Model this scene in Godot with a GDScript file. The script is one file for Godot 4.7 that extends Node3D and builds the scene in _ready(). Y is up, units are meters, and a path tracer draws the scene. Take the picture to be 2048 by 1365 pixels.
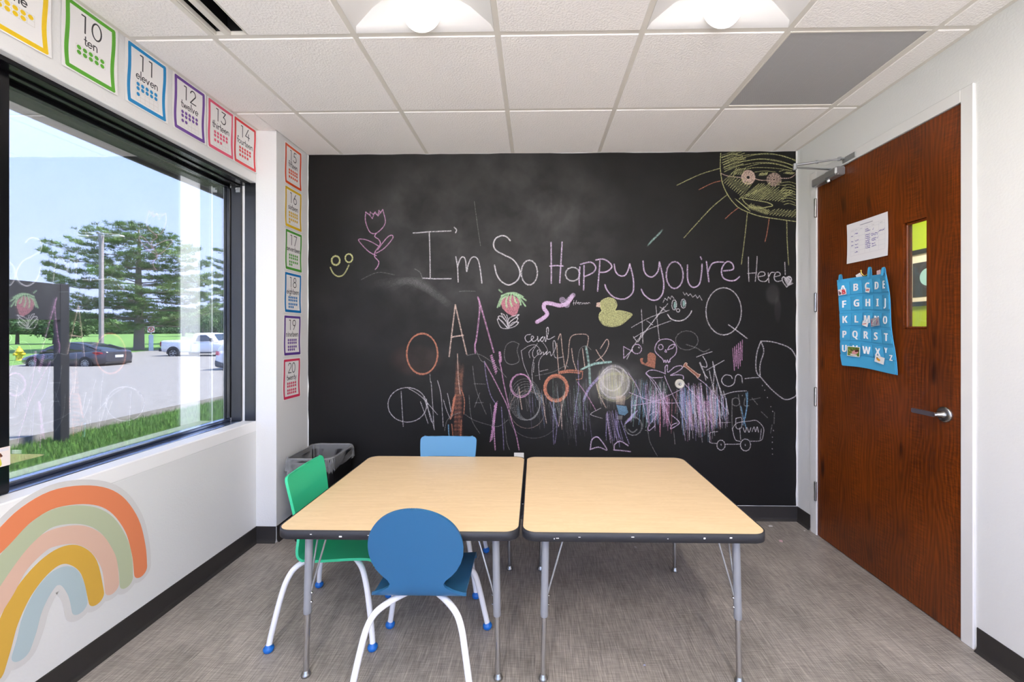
extends Node3D
# A children's activity room: chalk wall, two tables, three small chairs, window onto a car park, wooden door.
const H := 1.337          # height of the lens
const ZB := -2.952        # chalk wall
const XL := -1.755        # window wall
const XR := 1.838         # door wall
const XP := -1.627        # side of the pier
const ZP := -2.589        # front of the pier
const CE := 2.5925        # ceiling
const GY := -0.81         # ground outside
const ZR := 1.9           # rear wall, behind the camera

var M := {}
var taken := {}
var rnd := RandomNumberGenerator.new()
var cvw: Cv

func _ready():
	rnd.seed = 7
	# ---------------------------------------------------------------- camera
	var cam := Camera3D.new()
	cam.name = "camera"
	cam.projection = Camera3D.PROJECTION_FRUSTUM
	cam.near = 0.05
	cam.far = 2000.0
	cam.size = 0.05 * 1365.0 / 832.89
	cam.frustum_offset = Vector2(-30.66, -22.10) / 832.89 * 0.05
	cam.position = Vector3(0, H, 0)
	cam.rotation.y = 0.0186
	cam.current = true
	add_child(cam)
	# ---------------------------------------------------------------- sky, sun, exposure
	var env := Environment.new()
	env.background_mode = Environment.BG_SKY
	var sm := ProceduralSkyMaterial.new()
	sm.sky_top_color = Color8(140, 168, 220)
	sm.sky_horizon_color = Color8(170, 180, 224)
	sm.sky_curve = 0.22
	sm.sky_energy_multiplier = 2.0
	sm.ground_bottom_color = Color8(120, 125, 110)
	sm.ground_horizon_color = Color8(190, 205, 215)
	sm.sun_angle_max = 0.0
	var sky := Sky.new()
	sky.sky_material = sm
	env.sky = sky
	env.tonemap_mode = Environment.TONE_MAPPER_LINEAR
	env.tonemap_exposure = 1.42
	env.sdfgi_enabled = true
	env.ssao_enabled = true
	env.ssil_enabled = true
	var we := WorldEnvironment.new()
	we.name = "world"
	we.environment = env
	add_child(we)
	var sun := DirectionalLight3D.new()
	sun.name = "sun"
	sun.light_energy = 7.0
	sun.light_color = Color8(255, 246, 232)
	sun.light_angular_distance = 8.0
	sun.shadow_enabled = true
	sun.sky_mode = DirectionalLight3D.SKY_MODE_LIGHT_ONLY
	sun.look_at_from_position(Vector3(9, 14, -3), Vector3.ZERO)
	add_child(sun)
	make_materials()
	build_room()
	build_lights()
	build_window()
	build_door()
	build_corridor()
	build_tables()
	build_chairs()
	build_bin()
	build_posters()
	build_wall_bits()
	build_outside()

# ==================================================================== naming and placing
func numbered(called: String) -> String:
	var n: int = taken.get(called, 0)
	taken[called] = n + 1
	return called if n == 0 else "%s_%03d" % [called, n]

func tag(o: Node, label: String, category := "", group := "", kind := "") -> Node:
	if label: o.set_meta("label", label)
	if category: o.set_meta("category", category)
	if group: o.set_meta("group", group)
	if kind: o.set_meta("kind", kind)
	return o

func thing(called: String, label: String, category: String, at := Vector3.ZERO, turn := 0.0, group := "") -> Node3D:
	var o := Node3D.new()
	o.name = numbered(called)
	add_child(o)
	o.position = at
	o.rotation.y = turn
	tag(o, label, category, group)
	return o

func struct(called: String, label: String) -> Node3D:
	var o := Node3D.new()
	o.name = called
	add_child(o)
	tag(o, label, "", "", "structure")
	return o

func put(par: Node, called: String, st: SurfaceTool, m: Material, at := Vector3.ZERO) -> MeshInstance3D:
	st.generate_normals()
	var mi := MeshInstance3D.new()
	mi.mesh = st.commit()
	mi.material_override = m
	mi.position = at
	if par == self:
		mi.name = numbered(called)
		add_child(mi)
	else:
		mi.name = called
		par.add_child(mi, true)
	return mi

func again(par: Node, called: String, mesh: Mesh, m: Material, at: Vector3) -> MeshInstance3D:
	var mi := MeshInstance3D.new()
	mi.mesh = mesh
	mi.material_override = m
	mi.position = at
	mi.name = called
	par.add_child(mi, true)
	return mi

func lettering(par: Node, called: String, what: String, size: float, m: Material, at: Vector3, deep := 0.002, bold := true) -> MeshInstance3D:
	var f := SystemFont.new()
	f.font_names = PackedStringArray(["Droid Sans"])
	f.font_weight = 700 if bold else 400
	var t := TextMesh.new()
	t.text = what
	t.font = f
	t.font_size = 32
	t.pixel_size = size / 32.0
	t.depth = deep
	t.curve_step = 2.0
	var mi := MeshInstance3D.new()
	mi.mesh = t
	mi.material_override = m
	mi.position = at
	mi.name = called
	par.add_child(mi, true)
	return mi

# ==================================================================== materials
func mat(c: Color, rough := 0.6, metal := 0.0, spec := 0.5) -> StandardMaterial3D:
	var m := StandardMaterial3D.new()
	m.albedo_color = c
	m.roughness = rough
	m.metallic = metal
	m.metallic_specular = spec
	return m

func glow(c: Color, e: float) -> StandardMaterial3D:
	var m := mat(c, 0.5)
	m.emission_enabled = true
	m.emission = c
	m.emission_energy_multiplier = e
	return m

func noise(fr: float, oct := 3, sd := 1) -> FastNoiseLite:
	var n := FastNoiseLite.new()
	n.noise_type = FastNoiseLite.TYPE_SIMPLEX_SMOOTH
	n.frequency = fr
	n.fractal_octaves = oct
	n.seed = sd
	return n

func noise_tex(fr: float, size := 512, oct := 4, lo := 0.0, hi := 1.0, as_normal := 0.0) -> NoiseTexture2D:
	var t := NoiseTexture2D.new()
	t.width = size
	t.height = size
	t.seamless = true
	t.noise = noise(fr, oct, 3)
	if as_normal > 0.0:
		t.as_normal_map = true
		t.bump_strength = as_normal
	else:
		var g := Gradient.new()
		g.set_color(0, Color(lo, lo, lo))
		g.set_color(1, Color(hi, hi, hi))
		t.color_ramp = g
	return t

func tri_map(m: StandardMaterial3D, scale: float) -> StandardMaterial3D:
	m.uv1_triplanar = true
	m.uv1_world_triplanar = true
	m.uv1_scale = Vector3.ONE * scale
	return m

func bumpy(m: StandardMaterial3D, fr: float, scale: float, strength: float) -> StandardMaterial3D:
	m.normal_enabled = true
	m.normal_texture = noise_tex(fr, 512, 4, 0, 1, 4.0)
	m.normal_scale = strength
	return tri_map(m, scale)

func painted(c: Cv, rough := 0.6, scale := Vector3.ONE) -> StandardMaterial3D:
	var m := mat(Color.WHITE, rough)
	m.albedo_texture = c.texture()
	m.uv1_scale = scale
	return m

# ==================================================================== geometry
func st_new(smooth := false) -> SurfaceTool:
	var st := SurfaceTool.new()
	st.begin(Mesh.PRIMITIVE_TRIANGLES)
	st.set_smooth_group(0 if smooth else -1)
	return st

func flat_uv(p: Vector3, n: Vector3) -> Vector2:
	var a := n.abs()
	if a.x >= a.y and a.x >= a.z: return Vector2(p.z, -p.y)
	if a.y >= a.z: return Vector2(p.x, p.z)
	return Vector2(p.x, -p.y)

# a convex face, turned away from the point ref
func face(st: SurfaceTool, pts: Array, ref: Vector3) -> void:
	var mid := Vector3.ZERO
	for p in pts: mid += p
	mid /= pts.size()
	var n: Vector3 = (pts[1] - pts[0]).cross(pts[2] - pts[0])
	if n.dot(mid - ref) > 0.0: pts.reverse()
	for i in range(1, pts.size() - 1):
		for p in [pts[0], pts[i], pts[i + 1]]:
			st.set_uv(flat_uv(p, n))
			st.add_vertex(p)

func box(st: SurfaceTool, c: Vector3, s: Vector3, b := 0.0, bs := Basis()) -> void:
	var h := s * 0.5
	b = minf(b, minf(h.x, minf(h.y, h.z)) * 0.98)
	for ax in 3:
		var u := (ax + 1) % 3
		var w := (ax + 2) % 3
		for sg in [-1.0, 1.0]:
			var pts := []
			for q in [[-1.0, -1.0], [1.0, -1.0], [1.0, 1.0], [-1.0, 1.0]]:
				var p := Vector3.ZERO
				p[ax] = sg * h[ax]
				p[u] = q[0] * (h[u] - b)
				p[w] = q[1] * (h[w] - b)
				pts.append(c + bs * p)
			face(st, pts, c)
	if b <= 0.0: return
	for ax in 3:
		var u := (ax + 1) % 3
		var w := (ax + 2) % 3
		for su in [-1.0, 1.0]:
			for sw in [-1.0, 1.0]:
				var pts := []
				for q in [[-1.0, 0], [1.0, 0], [1.0, 1], [-1.0, 1]]:
					var p := Vector3.ZERO
					p[ax] = q[0] * (h[ax] - b)
					p[u] = su * (h[u] - (b if q[1] == 1 else 0.0))
					p[w] = sw * (h[w] - (0.0 if q[1] == 1 else b))
					pts.append(c + bs * p)
				face(st, pts, c)
	for sx in [-1.0, 1.0]:
		for sy in [-1.0, 1.0]:
			for sz in [-1.0, 1.0]:
				var g := Vector3(sx, sy, sz)
				var pts := []
				for ax in 3:
					var p := g * (h - Vector3.ONE * b)
					p[ax] = g[ax] * h[ax]
					pts.append(c + bs * p)
				face(st, pts, c)

func bx(par: Node, called: String, a: Vector3, z: Vector3, m: Material, b := 0.0) -> MeshInstance3D:
	var st := st_new()
	box(st, (a + z) * 0.5, (z - a).abs(), b)
	return put(par, called, st, m)

func curve(pts: Array, n := 6) -> Array:
	var out := []
	for i in pts.size() - 1:
		var p0 = pts[maxi(i - 1, 0)]
		var p1 = pts[i]
		var p2 = pts[i + 1]
		var p3 = pts[mini(i + 2, pts.size() - 1)]
		for k in n:
			out.append(p1.cubic_interpolate(p2, p0, p3, float(k) / n))
	out.append(pts[-1])
	return out

func smooth_quad(st: SurfaceTool, a: Vector3, b: Vector3, c: Vector3, d: Vector3, ua := Vector2.ZERO, ub := Vector2.ZERO, uc := Vector2.ZERO, ud := Vector2.ZERO) -> void:
	# a b c d run anticlockwise as seen from outside
	for e in [[a, ua], [c, uc], [b, ub], [a, ua], [d, ud], [c, uc]]:
		st.set_uv(e[1])
		st.add_vertex(e[0])

func tube(st: SurfaceTool, pts: Array, r, n := 10, cap := true) -> void:
	var rings := []
	var nrm := Vector3.UP
	for i in pts.size():
		var t: Vector3 = (pts[mini(i + 1, pts.size() - 1)] - pts[maxi(i - 1, 0)]).normalized()
		if i == 0:
			nrm = t.cross(Vector3.RIGHT if absf(t.x) < 0.8 else Vector3.UP).normalized()
		nrm = (nrm - t * nrm.dot(t)).normalized()
		var bi := t.cross(nrm)
		var rr: float = r[i] if r is Array else r
		var ring := []
		for k in n:
			var a := TAU * k / n
			ring.append(pts[i] + (nrm * cos(a) + bi * sin(a)) * rr)
		rings.append(ring)
	st.set_smooth_group(0)
	for i in pts.size() - 1:
		for k in n:
			var k2 := (k + 1) % n
			smooth_quad(st, rings[i][k], rings[i][k2], rings[i + 1][k2], rings[i + 1][k])
	st.set_smooth_group(-1)
	if cap:
		face(st, rings[0].duplicate(), pts[1])
		face(st, rings[-1].duplicate(), pts[-2])

func lathe(st: SurfaceTool, prof: Array, n := 24, xf := Transform3D(), smooth := true) -> void:
	st.set_smooth_group(0 if smooth else -1)
	for i in prof.size() - 1:
		var a: Vector2 = prof[i]
		var b: Vector2 = prof[i + 1]
		for k in n:
			var t0 := TAU * k / n
			var t1 := TAU * (k + 1) / n
			if k == n - 1: t1 = 0.0
			smooth_quad(st, xf * Vector3(a.x * cos(t0), a.y, a.x * sin(t0)), xf * Vector3(b.x * cos(t0), b.y, b.x * sin(t0)), xf * Vector3(b.x * cos(t1), b.y, b.x * sin(t1)), xf * Vector3(a.x * cos(t1), a.y, a.x * sin(t1)))
	st.set_smooth_group(-1)

# a flat outline in local x y, given thickness along local z
func prism(st: SurfaceTool, poly: PackedVector2Array, z0: float, z1: float, xf := Transform3D(), smooth := false, uvs := Vector2.ZERO) -> void:
	if Geometry2D.is_polygon_clockwise(poly): poly.reverse()
	var idx := Geometry2D.triangulate_polygon(poly)
	st.set_smooth_group(-1)
	for i in range(0, idx.size(), 3):
		var t := [poly[idx[i]], poly[idx[i + 1]], poly[idx[i + 2]]]
		if (t[1] - t[0]).cross(t[2] - t[0]) < 0.0: t.reverse()
		for k in [0, 2, 1]:
			st.set_uv(t[k])
			st.add_vertex(xf * Vector3(t[k].x, t[k].y, z1))
		for k in [0, 1, 2]:
			st.set_uv(t[k])
			st.add_vertex(xf * Vector3(t[k].x, t[k].y, z0))
	st.set_smooth_group(0 if smooth else -1)
	for i in poly.size():
		var a := poly[i]
		var b := poly[(i + 1) % poly.size()]
		smooth_quad(st, xf * Vector3(a.x, a.y, z0), xf * Vector3(b.x, b.y, z0), xf * Vector3(b.x, b.y, z1), xf * Vector3(a.x, a.y, z1), a, b, b, a)
	st.set_smooth_group(-1)

func round_rect(w: float, h: float, r: float, n := 6) -> PackedVector2Array:
	var out := PackedVector2Array()
	for q in [[1, 1, 0.0], [-1, 1, PI / 2], [-1, -1, PI], [1, -1, PI * 1.5]]:
		for k in n + 1:
			var a: float = q[2] + PI / 2 * k / n
			out.append(Vector2(q[0] * (w / 2 - r) + cos(a) * r, q[1] * (h / 2 - r) + sin(a) * r))
	return out

func circle(r: float, n := 24, c := Vector2.ZERO) -> PackedVector2Array:
	var out := PackedVector2Array()
	for k in n: out.append(c + Vector2(cos(TAU * k / n), sin(TAU * k / n)) * r)
	return out

# a curved sheet of some thickness; rows of points
func shell(st: SurfaceTool, g: Array, t: float, uv_on := false) -> void:
	var R := g.size()
	var C: int = g[0].size()
	var up := []
	var dn := []
	for i in R:
		var ru := []
		var rd := []
		for j in C:
			var du: Vector3 = g[mini(i + 1, R - 1)][j] - g[maxi(i - 1, 0)][j]
			var dv: Vector3 = g[i][mini(j + 1, C - 1)] - g[i][maxi(j - 1, 0)]
			var n := du.cross(dv).normalized()
			ru.append(g[i][j] + n * t * 0.5)
			rd.append(g[i][j] - n * t * 0.5)
		up.append(ru)
		dn.append(rd)
	for i in R - 1:
		for j in C - 1:
			var q := [Vector2(float(j) / (C - 1), float(i) / (R - 1)), Vector2(float(j + 1) / (C - 1), float(i) / (R - 1)), Vector2(float(j + 1) / (C - 1), float(i + 1) / (R - 1)), Vector2(float(j) / (C - 1), float(i + 1) / (R - 1))]
			st.set_smooth_group(1)
			smooth_quad(st, up[i][j], up[i + 1][j], up[i + 1][j + 1], up[i][j + 1], q[0], q[3], q[2], q[1])
			st.set_smooth_group(2)
			smooth_quad(st, dn[i][j], dn[i][j + 1], dn[i + 1][j + 1], dn[i + 1][j], q[0], q[1], q[2], q[3])
	st.set_smooth_group(3)
	for i in R - 1:
		smooth_quad(st, up[i][0], dn[i][0], dn[i + 1][0], up[i + 1][0])
		smooth_quad(st, dn[i][C - 1], up[i][C - 1], up[i + 1][C - 1], dn[i + 1][C - 1])
	for j in C - 1:
		smooth_quad(st, dn[0][j], up[0][j], up[0][j + 1], dn[0][j + 1])
		smooth_quad(st, up[R - 1][j], dn[R - 1][j], dn[R - 1][j + 1], up[R - 1][j + 1])
	st.set_smooth_group(-1)

# ==================================================================== a small canvas for flat print and chalk
class Cv:
	var w: int
	var h: int
	var b: PackedByteArray
	var g: PackedByteArray
	var rs := 12345

	func _init(ww: int, hh: int, c: Color) -> void:
		w = ww
		h = hh
		var im := Image.create_empty(w, h, false, Image.FORMAT_RGB8)
		im.fill(c)
		b = im.get_data()
		g.resize(65536)
		for i in 65536: g[i] = int(rf() * 255.0)

	func rf() -> float:
		rs = (rs * 1103515245 + 12345) & 0x7fffffff
		return float((rs >> 8) & 0xffff) / 65535.0

	func mixp(i: int, c: Color, a: float) -> void:
		b[i] = int(lerpf(b[i], c.r * 255.0, a))
		b[i + 1] = int(lerpf(b[i + 1], c.g * 255.0, a))
		b[i + 2] = int(lerpf(b[i + 2], c.b * 255.0, a))

	func dab(x0: float, y0: float, x1: float, y1: float, r: float, c: Color, a := 1.0, grain := 0.0) -> void:
		var dx := x1 - x0
		var dy := y1 - y0
		var ll := maxf(dx * dx + dy * dy, 0.000001)
		var g8 := int(grain * 255.0)
		for y in range(maxi(0, int(minf(y0, y1) - r - 1)), mini(h - 1, int(maxf(y0, y1) + r + 1)) + 1):
			for x in range(maxi(0, int(minf(x0, x1) - r - 1)), mini(w - 1, int(maxf(x0, x1) + r + 1)) + 1):
				var px := x - x0
				var py := y - y0
				var t := clampf((px * dx + py * dy) / ll, 0.0, 1.0)
				px -= t * dx
				py -= t * dy
				var d := sqrt(px * px + py * py)
				if d < r + 0.5:
					var k := minf(r + 0.5 - d, 1.0) * a
					if g8 > 0 and g[(x & 255) | ((y & 255) << 8)] < g8: k *= 0.22
					var i := (y * w + x) * 3
					b[i] = int(lerpf(b[i], c.r * 255.0, k))
					b[i + 1] = int(lerpf(b[i + 1], c.g * 255.0, k))
					b[i + 2] = int(lerpf(b[i + 2], c.b * 255.0, k))

	func line(pts: Array, r: float, c: Color, a := 1.0, grain := 0.0) -> void:
		for i in pts.size() - 1:
			var p: Vector2 = pts[i]
			var q: Vector2 = pts[i + 1]
			var n := maxi(1, int(p.distance_to(q) / 16.0))
			for k in n:
				var u := p.lerp(q, float(k) / n)
				var v := p.lerp(q, float(k + 1) / n)
				dab(u.x, u.y, v.x, v.y, r, c, a, grain)

	func rect(x0: int, y0: int, x1: int, y1: int, c: Color) -> void:
		for y in range(maxi(y0, 0), mini(y1, h)):
			for x in range(maxi(x0, 0), mini(x1, w)):
				mixp((y * w + x) * 3, c, 1.0)

	func poly(p: PackedVector2Array, c: Color, a := 1.0, grain := 0.0) -> void:
		var lo := p[0]
		var hi := p[0]
		for q in p:
			lo = lo.min(q)
			hi = hi.max(q)
		for y in range(maxi(0, int(lo.y)), mini(h - 1, int(hi.y)) + 1):
			for x in range(maxi(0, int(lo.x)), mini(w - 1, int(hi.x)) + 1):
				if Geometry2D.is_point_in_polygon(Vector2(x + 0.5, y + 0.5), p):
					var k := a
					if grain > 0.0 and g[(x & 255) | ((y & 255) << 8)] < int(grain * 255): k *= 0.3
					mixp((y * w + x) * 3, c, k)

	func blob(cx: int, cy: int, rx: int, ry: int, c: Color, a: float, n: FastNoiseLite) -> void:
		for y in range(maxi(0, cy - ry), mini(h, cy + ry)):
			for x in range(maxi(0, cx - rx), mini(w, cx + rx)):
				var u := float(x - cx) / rx
				var v := float(y - cy) / ry
				var d := 1.0 - u * u - v * v
				if d > 0.0:
					var k := a * minf(d * 1.6, 1.0) * clampf(0.8 + n.get_noise_2d(x, y) * 0.55, 0.0, 1.3)
					mixp((y * w + x) * 3, c, k)

	func texture() -> ImageTexture:
		return ImageTexture.create_from_image(Image.create_from_data(w, h, false, Image.FORMAT_RGB8, b))

# ==================================================================== materials of the place
func make_materials() -> void:
	M.wall = bumpy(mat(Color8(228, 228, 226), 0.55), 0.06, 2.2, 0.10)
	M.sill = mat(Color8(244, 243, 241), 0.4)
	M.trim = mat(Color8(228, 227, 225), 0.38)
	M.tile = bumpy(mat(Color8(250, 246, 241), 0.95), 0.05, 3.0, 0.7)
	M.grid = mat(Color8(228, 223, 212), 0.45)
	M.pan = mat(Color8(222, 220, 217), 0.45)
	M.base = mat(Color8(48, 45, 43), 0.5)
	M.bronze = mat(Color8(26, 27, 30), 0.22, 0.35)
	M.rail = mat(Color8(178, 190, 212), 0.2, 1.0)
	M.bronze_dull = mat(Color8(44, 45, 48), 0.4, 0.3)
	M.black = mat(Color8(7, 7, 8), 0.6)
	M.liner = bumpy(mat(Color8(22, 24, 28), 0.3), 0.05, 6.0, 0.25)
	M.rubber = mat(Color8(16, 16, 18), 0.7)
	M.chrome = mat(Color8(196, 197, 200), 0.12, 1.0)
	M.nickel = mat(Color8(168, 168, 166), 0.28, 1.0)
	M.silver = mat(Color8(176, 178, 180), 0.38, 0.7)
	M.brass = mat(Color8(214, 172, 88), 0.2, 1.0)
	M.grey_enamel = mat(Color8(150, 152, 156), 0.35, 0.15)
	M.white_enamel = mat(Color8(238, 238, 240), 0.25)
	M.blue_foot = mat(Color8(20, 108, 196), 0.4)
	M.edge = mat(Color8(36, 37, 42), 0.5)
	M.paper = mat(Color8(240, 238, 236), 0.5)
	# solar control glass: a thin bright metal film, part mirror, part see-through
	var film := Image.create_empty(4, 4, false, Image.FORMAT_RGB8)
	film.fill(Color.WHITE)
	M.pane = mat(Color8(236, 242, 248, 136), 0.0, 1.0, 0.5)
	M.pane.albedo_texture = ImageTexture.create_from_image(film)
	M.pane.transparency = BaseMaterial3D.TRANSPARENCY_ALPHA
	M.clear = mat(Color8(235, 245, 240, 10), 0.0, 0.0, 0.5)
	M.clear.transparency = BaseMaterial3D.TRANSPARENCY_ALPHA
	# woven vinyl floor: long warp threads towards the chalk wall, fine weft across
	var n1 := noise(0.42, 2, 5)
	var n2 := noise(0.42, 2, 9)
	var n3 := noise(0.004, 3, 11)
	var F := 1024
	var c := Cv.new(F, F, Color.BLACK)
	for y in F:
		for x in F:
			var v := n1.get_noise_2d(x, y * 0.022) * 0.30 + n2.get_noise_2d(x * 0.03, y) * 0.17 + n3.get_noise_2d(x, y) * 0.10
			var k := clampf(0.66 + v * 0.66, 0.06, 1.0)
			var i := (y * F + x) * 3
			c.b[i] = int(k * 230)
			c.b[i + 1] = int(k * 219)
			c.b[i + 2] = int(k * 208)
	M.floor = painted(c, 0.46, Vector3(0.72, 0.72, 1))
	# dark stained oak veneer of the door
	var DW := 640
	var DH := 1600
	c = Cv.new(DW, DH, Color.BLACK)
	var pore := noise(0.5, 2, 21)
	var wav := noise(0.006, 2, 22)
	var fleck := noise(0.11, 2, 23)
	for y in DH:
		for x in DW:
			var leafn := int(x / 128.0)
			var u := (x % 128) / 128.0 - 0.5 + wav.get_noise_2d(leafn * 900, y * 0.6) * 0.10
			var cath := sin((absf(u) * 5.2 + pow(absf(u), 1.5) * 7.0 - sin(y * 0.0032 + leafn * 2.1) * 1.9 + wav.get_noise_2d(x * 0.7 + leafn * 400, y * 0.22) * 0.8) * 6.0)
			var k := 0.55 + cath * 0.10 + pore.get_noise_2d(x, y * 0.014) * 0.30 + fleck.get_noise_2d(x * 0.16 + y * 0.05, y * 1.1) * 0.16 * smoothstep(0.15, 0.4, absf(u)) + wav.get_noise_2d(x * 0.5, y * 0.3 + 3000) * 0.18
			var spindle := maxf(0.0, wav.get_noise_2d(leafn * 700.0 + 50.0, y * 0.8) * 1.5 - 0.35) * exp(-pow(u / 0.075, 2.0))
			k = clampf(k - spindle * 0.75 + 0.03, 0.0, 1.0)
			var i := (y * DW + x) * 3
			c.b[i] = int(lerpf(46, 148, k))
			c.b[i + 1] = int(lerpf(18, 70, k))
			c.b[i + 2] = int(lerpf(4, 14, k))
	M.oak = painted(c, 0.34, Vector3(1.0 / 0.93, 1.0 / 2.33, 1))
	M.oak_edge = mat(Color8(150, 96, 44), 0.45)
	# maple laminate
	c = Cv.new(512, 512, Color.BLACK)
	var mg := noise(0.02, 3, 31)
	for y in 512:
		for x in 512:
			var k := 0.5 + mg.get_noise_2d(x * 0.35, y * 4.0) * 0.5 + sin((mg.get_noise_2d(x * 0.25 + 900, y * 0.8) + 1.0) * 26.0) * 0.12
			k = clampf(k, 0.0, 1.0)
			var i := (y * 512 + x) * 3
			c.b[i] = int(lerpf(226, 238, k))
			c.b[i + 1] = int(lerpf(196, 209, k))
			c.b[i + 2] = int(lerpf(152, 168, k))
	M.maple = painted(c, 0.42, Vector3(1.05, 1.05, 1))

# ==================================================================== room shell
func build_room() -> void:
	var fl := struct("floor", "grey brown woven vinyl floor")
	bx(fl, "slab", Vector3(XL - 0.3, -0.12, ZB - 0.15), Vector3(XR + 0.12, 0, ZR + 0.15), M.floor)
	# back wall and its chalkboard paint
	var wb := struct("wall_back", "end wall painted black as a chalkboard")
	bx(wb, "masonry", Vector3(XP - 0.43, 0, ZB - 0.15), Vector3(XR + 0.12, 2.75, ZB), M.wall)
	var X0 := XP
	var X1 := 1.838
	var Y0 := 0.1
	var Y1 := 2.5925
	var po := PackedVector2Array()
	for i in 41: po.append(Vector2(lerpf(X0 + 0.002, X1 - 0.010, i / 40.0), Y0 + 0.004 + rnd.randf() * 0.002))
	for i in 31: po.append(Vector2(X1 - 0.008 - rnd.randf() * 0.005, lerpf(Y0 + 0.006, Y1 - 0.006, i / 30.0)))
	for i in 41: po.append(Vector2(lerpf(X1 - 0.010, X0 + 0.002, i / 40.0), Y1 - 0.001 - rnd.randf() * 0.005))
	for i in 31: po.append(Vector2(X0 + 0.002 + rnd.randf() * 0.006, lerpf(Y1 - 0.006, Y0 + 0.006, i / 30.0)))
	var st := st_new()
	prism(st, po, 0.0, 0.0012, Transform3D(Basis(), Vector3(0, 0, ZB)))
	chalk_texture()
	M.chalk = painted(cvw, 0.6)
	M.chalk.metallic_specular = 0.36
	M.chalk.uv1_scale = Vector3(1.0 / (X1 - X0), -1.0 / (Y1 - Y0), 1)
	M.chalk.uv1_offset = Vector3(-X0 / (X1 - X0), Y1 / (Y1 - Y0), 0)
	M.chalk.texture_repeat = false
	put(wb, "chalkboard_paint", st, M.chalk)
	# window wall: low wall, header, solid part behind the camera
	var wl := struct("wall_left", "white window wall with low sill and header")
	bx(wl, "low_wall", Vector3(-1.965, -0.9, ZP), Vector3(XL, 0.70, 0.66), M.wall)
	st = st_new()
	box(st, Vector3(-1.80, 0.731, (ZP + 0.66) / 2), Vector3(0.09, 0.066, 0.66 - ZP), 0.004)
	put(wl, "window_sill", st, M.sill)
	bx(wl, "header", Vector3(-1.965, 2.262, ZP), Vector3(XL, 2.75, 0.66), M.wall, 0.003)
	bx(wl, "solid_wall", Vector3(-1.965, -0.9, 0.66), Vector3(XL, 2.75, ZR + 0.15), M.wall)
	bx(wl, "pier", Vector3(-1.965, -0.9, ZB - 0.15), Vector3(XP, 2.75, ZP), M.wall, 0.002)
	# door wall round the door opening
	var wr := struct("wall_right", "white wall with the wooden door")
	bx(wr, "far_piece", Vector3(XR, 0, ZB), Vector3(XR + 0.12, 2.75, -2.80), M.wall)
	bx(wr, "near_piece", Vector3(XR, 0, -1.775), Vector3(XR + 0.12, 2.75, ZR + 0.15), M.wall)
	bx(wr, "lintel", Vector3(XR, 2.37, -2.80), Vector3(XR + 0.12, 2.75, -1.775), M.wall)
	var wf := struct("wall_rear", "white wall behind the camera with an added wide window for fill daylight")
	bx(wf, "header", Vector3(XL, 2.52, ZR), Vector3(XR, 2.75, ZR + 0.15), M.wall)
	bx(wf, "kerb", Vector3(XL, -0.3, ZR), Vector3(XR, 0.06, ZR + 0.15), M.base)
	# cove base
	var bl := struct("baseboard_left", "dark vinyl cove base under the window")
	cove(bl, [Vector2(XL, ZR), Vector2(XL, ZP), Vector2(XP, ZP), Vector2(XP, ZB)])
	var bb := struct("baseboard_back", "dark vinyl cove base under the chalkboard")
	cove(bb, [Vector2(XP, ZB), Vector2(XR, ZB)])
	var br := struct("baseboard_right", "dark vinyl cove base beside the door")
	cove(br, [Vector2(XR, ZB), Vector2(XR, -2.812)])
	cove(br, [Vector2(XR, -1.765), Vector2(XR, ZR)])
	# ceiling
	var ce := struct("ceiling", "suspended ceiling of square white tiles in a metal grid")
	bx(ce, "deck", Vector3(-2.05, 2.75, ZB - 0.15), Vector3(XR + 0.12, 2.9, ZR + 0.15), M.wall)
	var gx := [-1.3785, -0.7685, -0.1585, 0.4515, 1.0615, 1.6715]
	var gz := [-2.3692, -1.7592, -1.1492, -0.5392, 0.0708, 0.6808, 1.2908]
	var xs := [XL + 0.012]
	xs.append_array(gx)
	xs.append(XR - 0.012)
	var zs := [ZB + 0.012]
	zs.append_array(gz)
	zs.append(ZR - 0.012)
	for x in gx:
		bx(ce, "grid_runner", Vector3(x - 0.0125, CE - 0.0005, ZB), Vector3(x + 0.0125, CE + 0.03, ZR), M.grid)
	for z in gz:
		var spans := [[XL, XR]]
		if z == -1.1492: spans = [[XL, -1.391], [-1.222, -0.781], [-0.146, 0.439], [1.074, XR]]
		elif z == 0.6808: spans = [[XL, -0.781], [-0.146, 0.439], [1.074, XR]]
		elif z == -0.5392: spans = [[XL, -1.391], [-1.222, XR]]
		for q in spans: bx(ce, "grid_runner", Vector3(q[0], CE, z - 0.0125), Vector3(q[1], CE + 0.03, z + 0.0125), M.grid)
	for q in [[Vector3(XL, CE, ZP), Vector3(XL + 0.022, CE + 0.03, ZR)], [Vector3(XR - 0.022, CE, ZB), Vector3(XR, CE + 0.03, ZR)], [Vector3(XP, CE + 0.0005, ZB), Vector3(XR, CE + 0.03, ZB + 0.004)], [Vector3(XL, CE, ZR - 0.022), Vector3(XR, CE + 0.03, ZR)]]:
		bx(ce, "wall_angle", q[0], q[1], M.grid)
	var shared := {}
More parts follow.
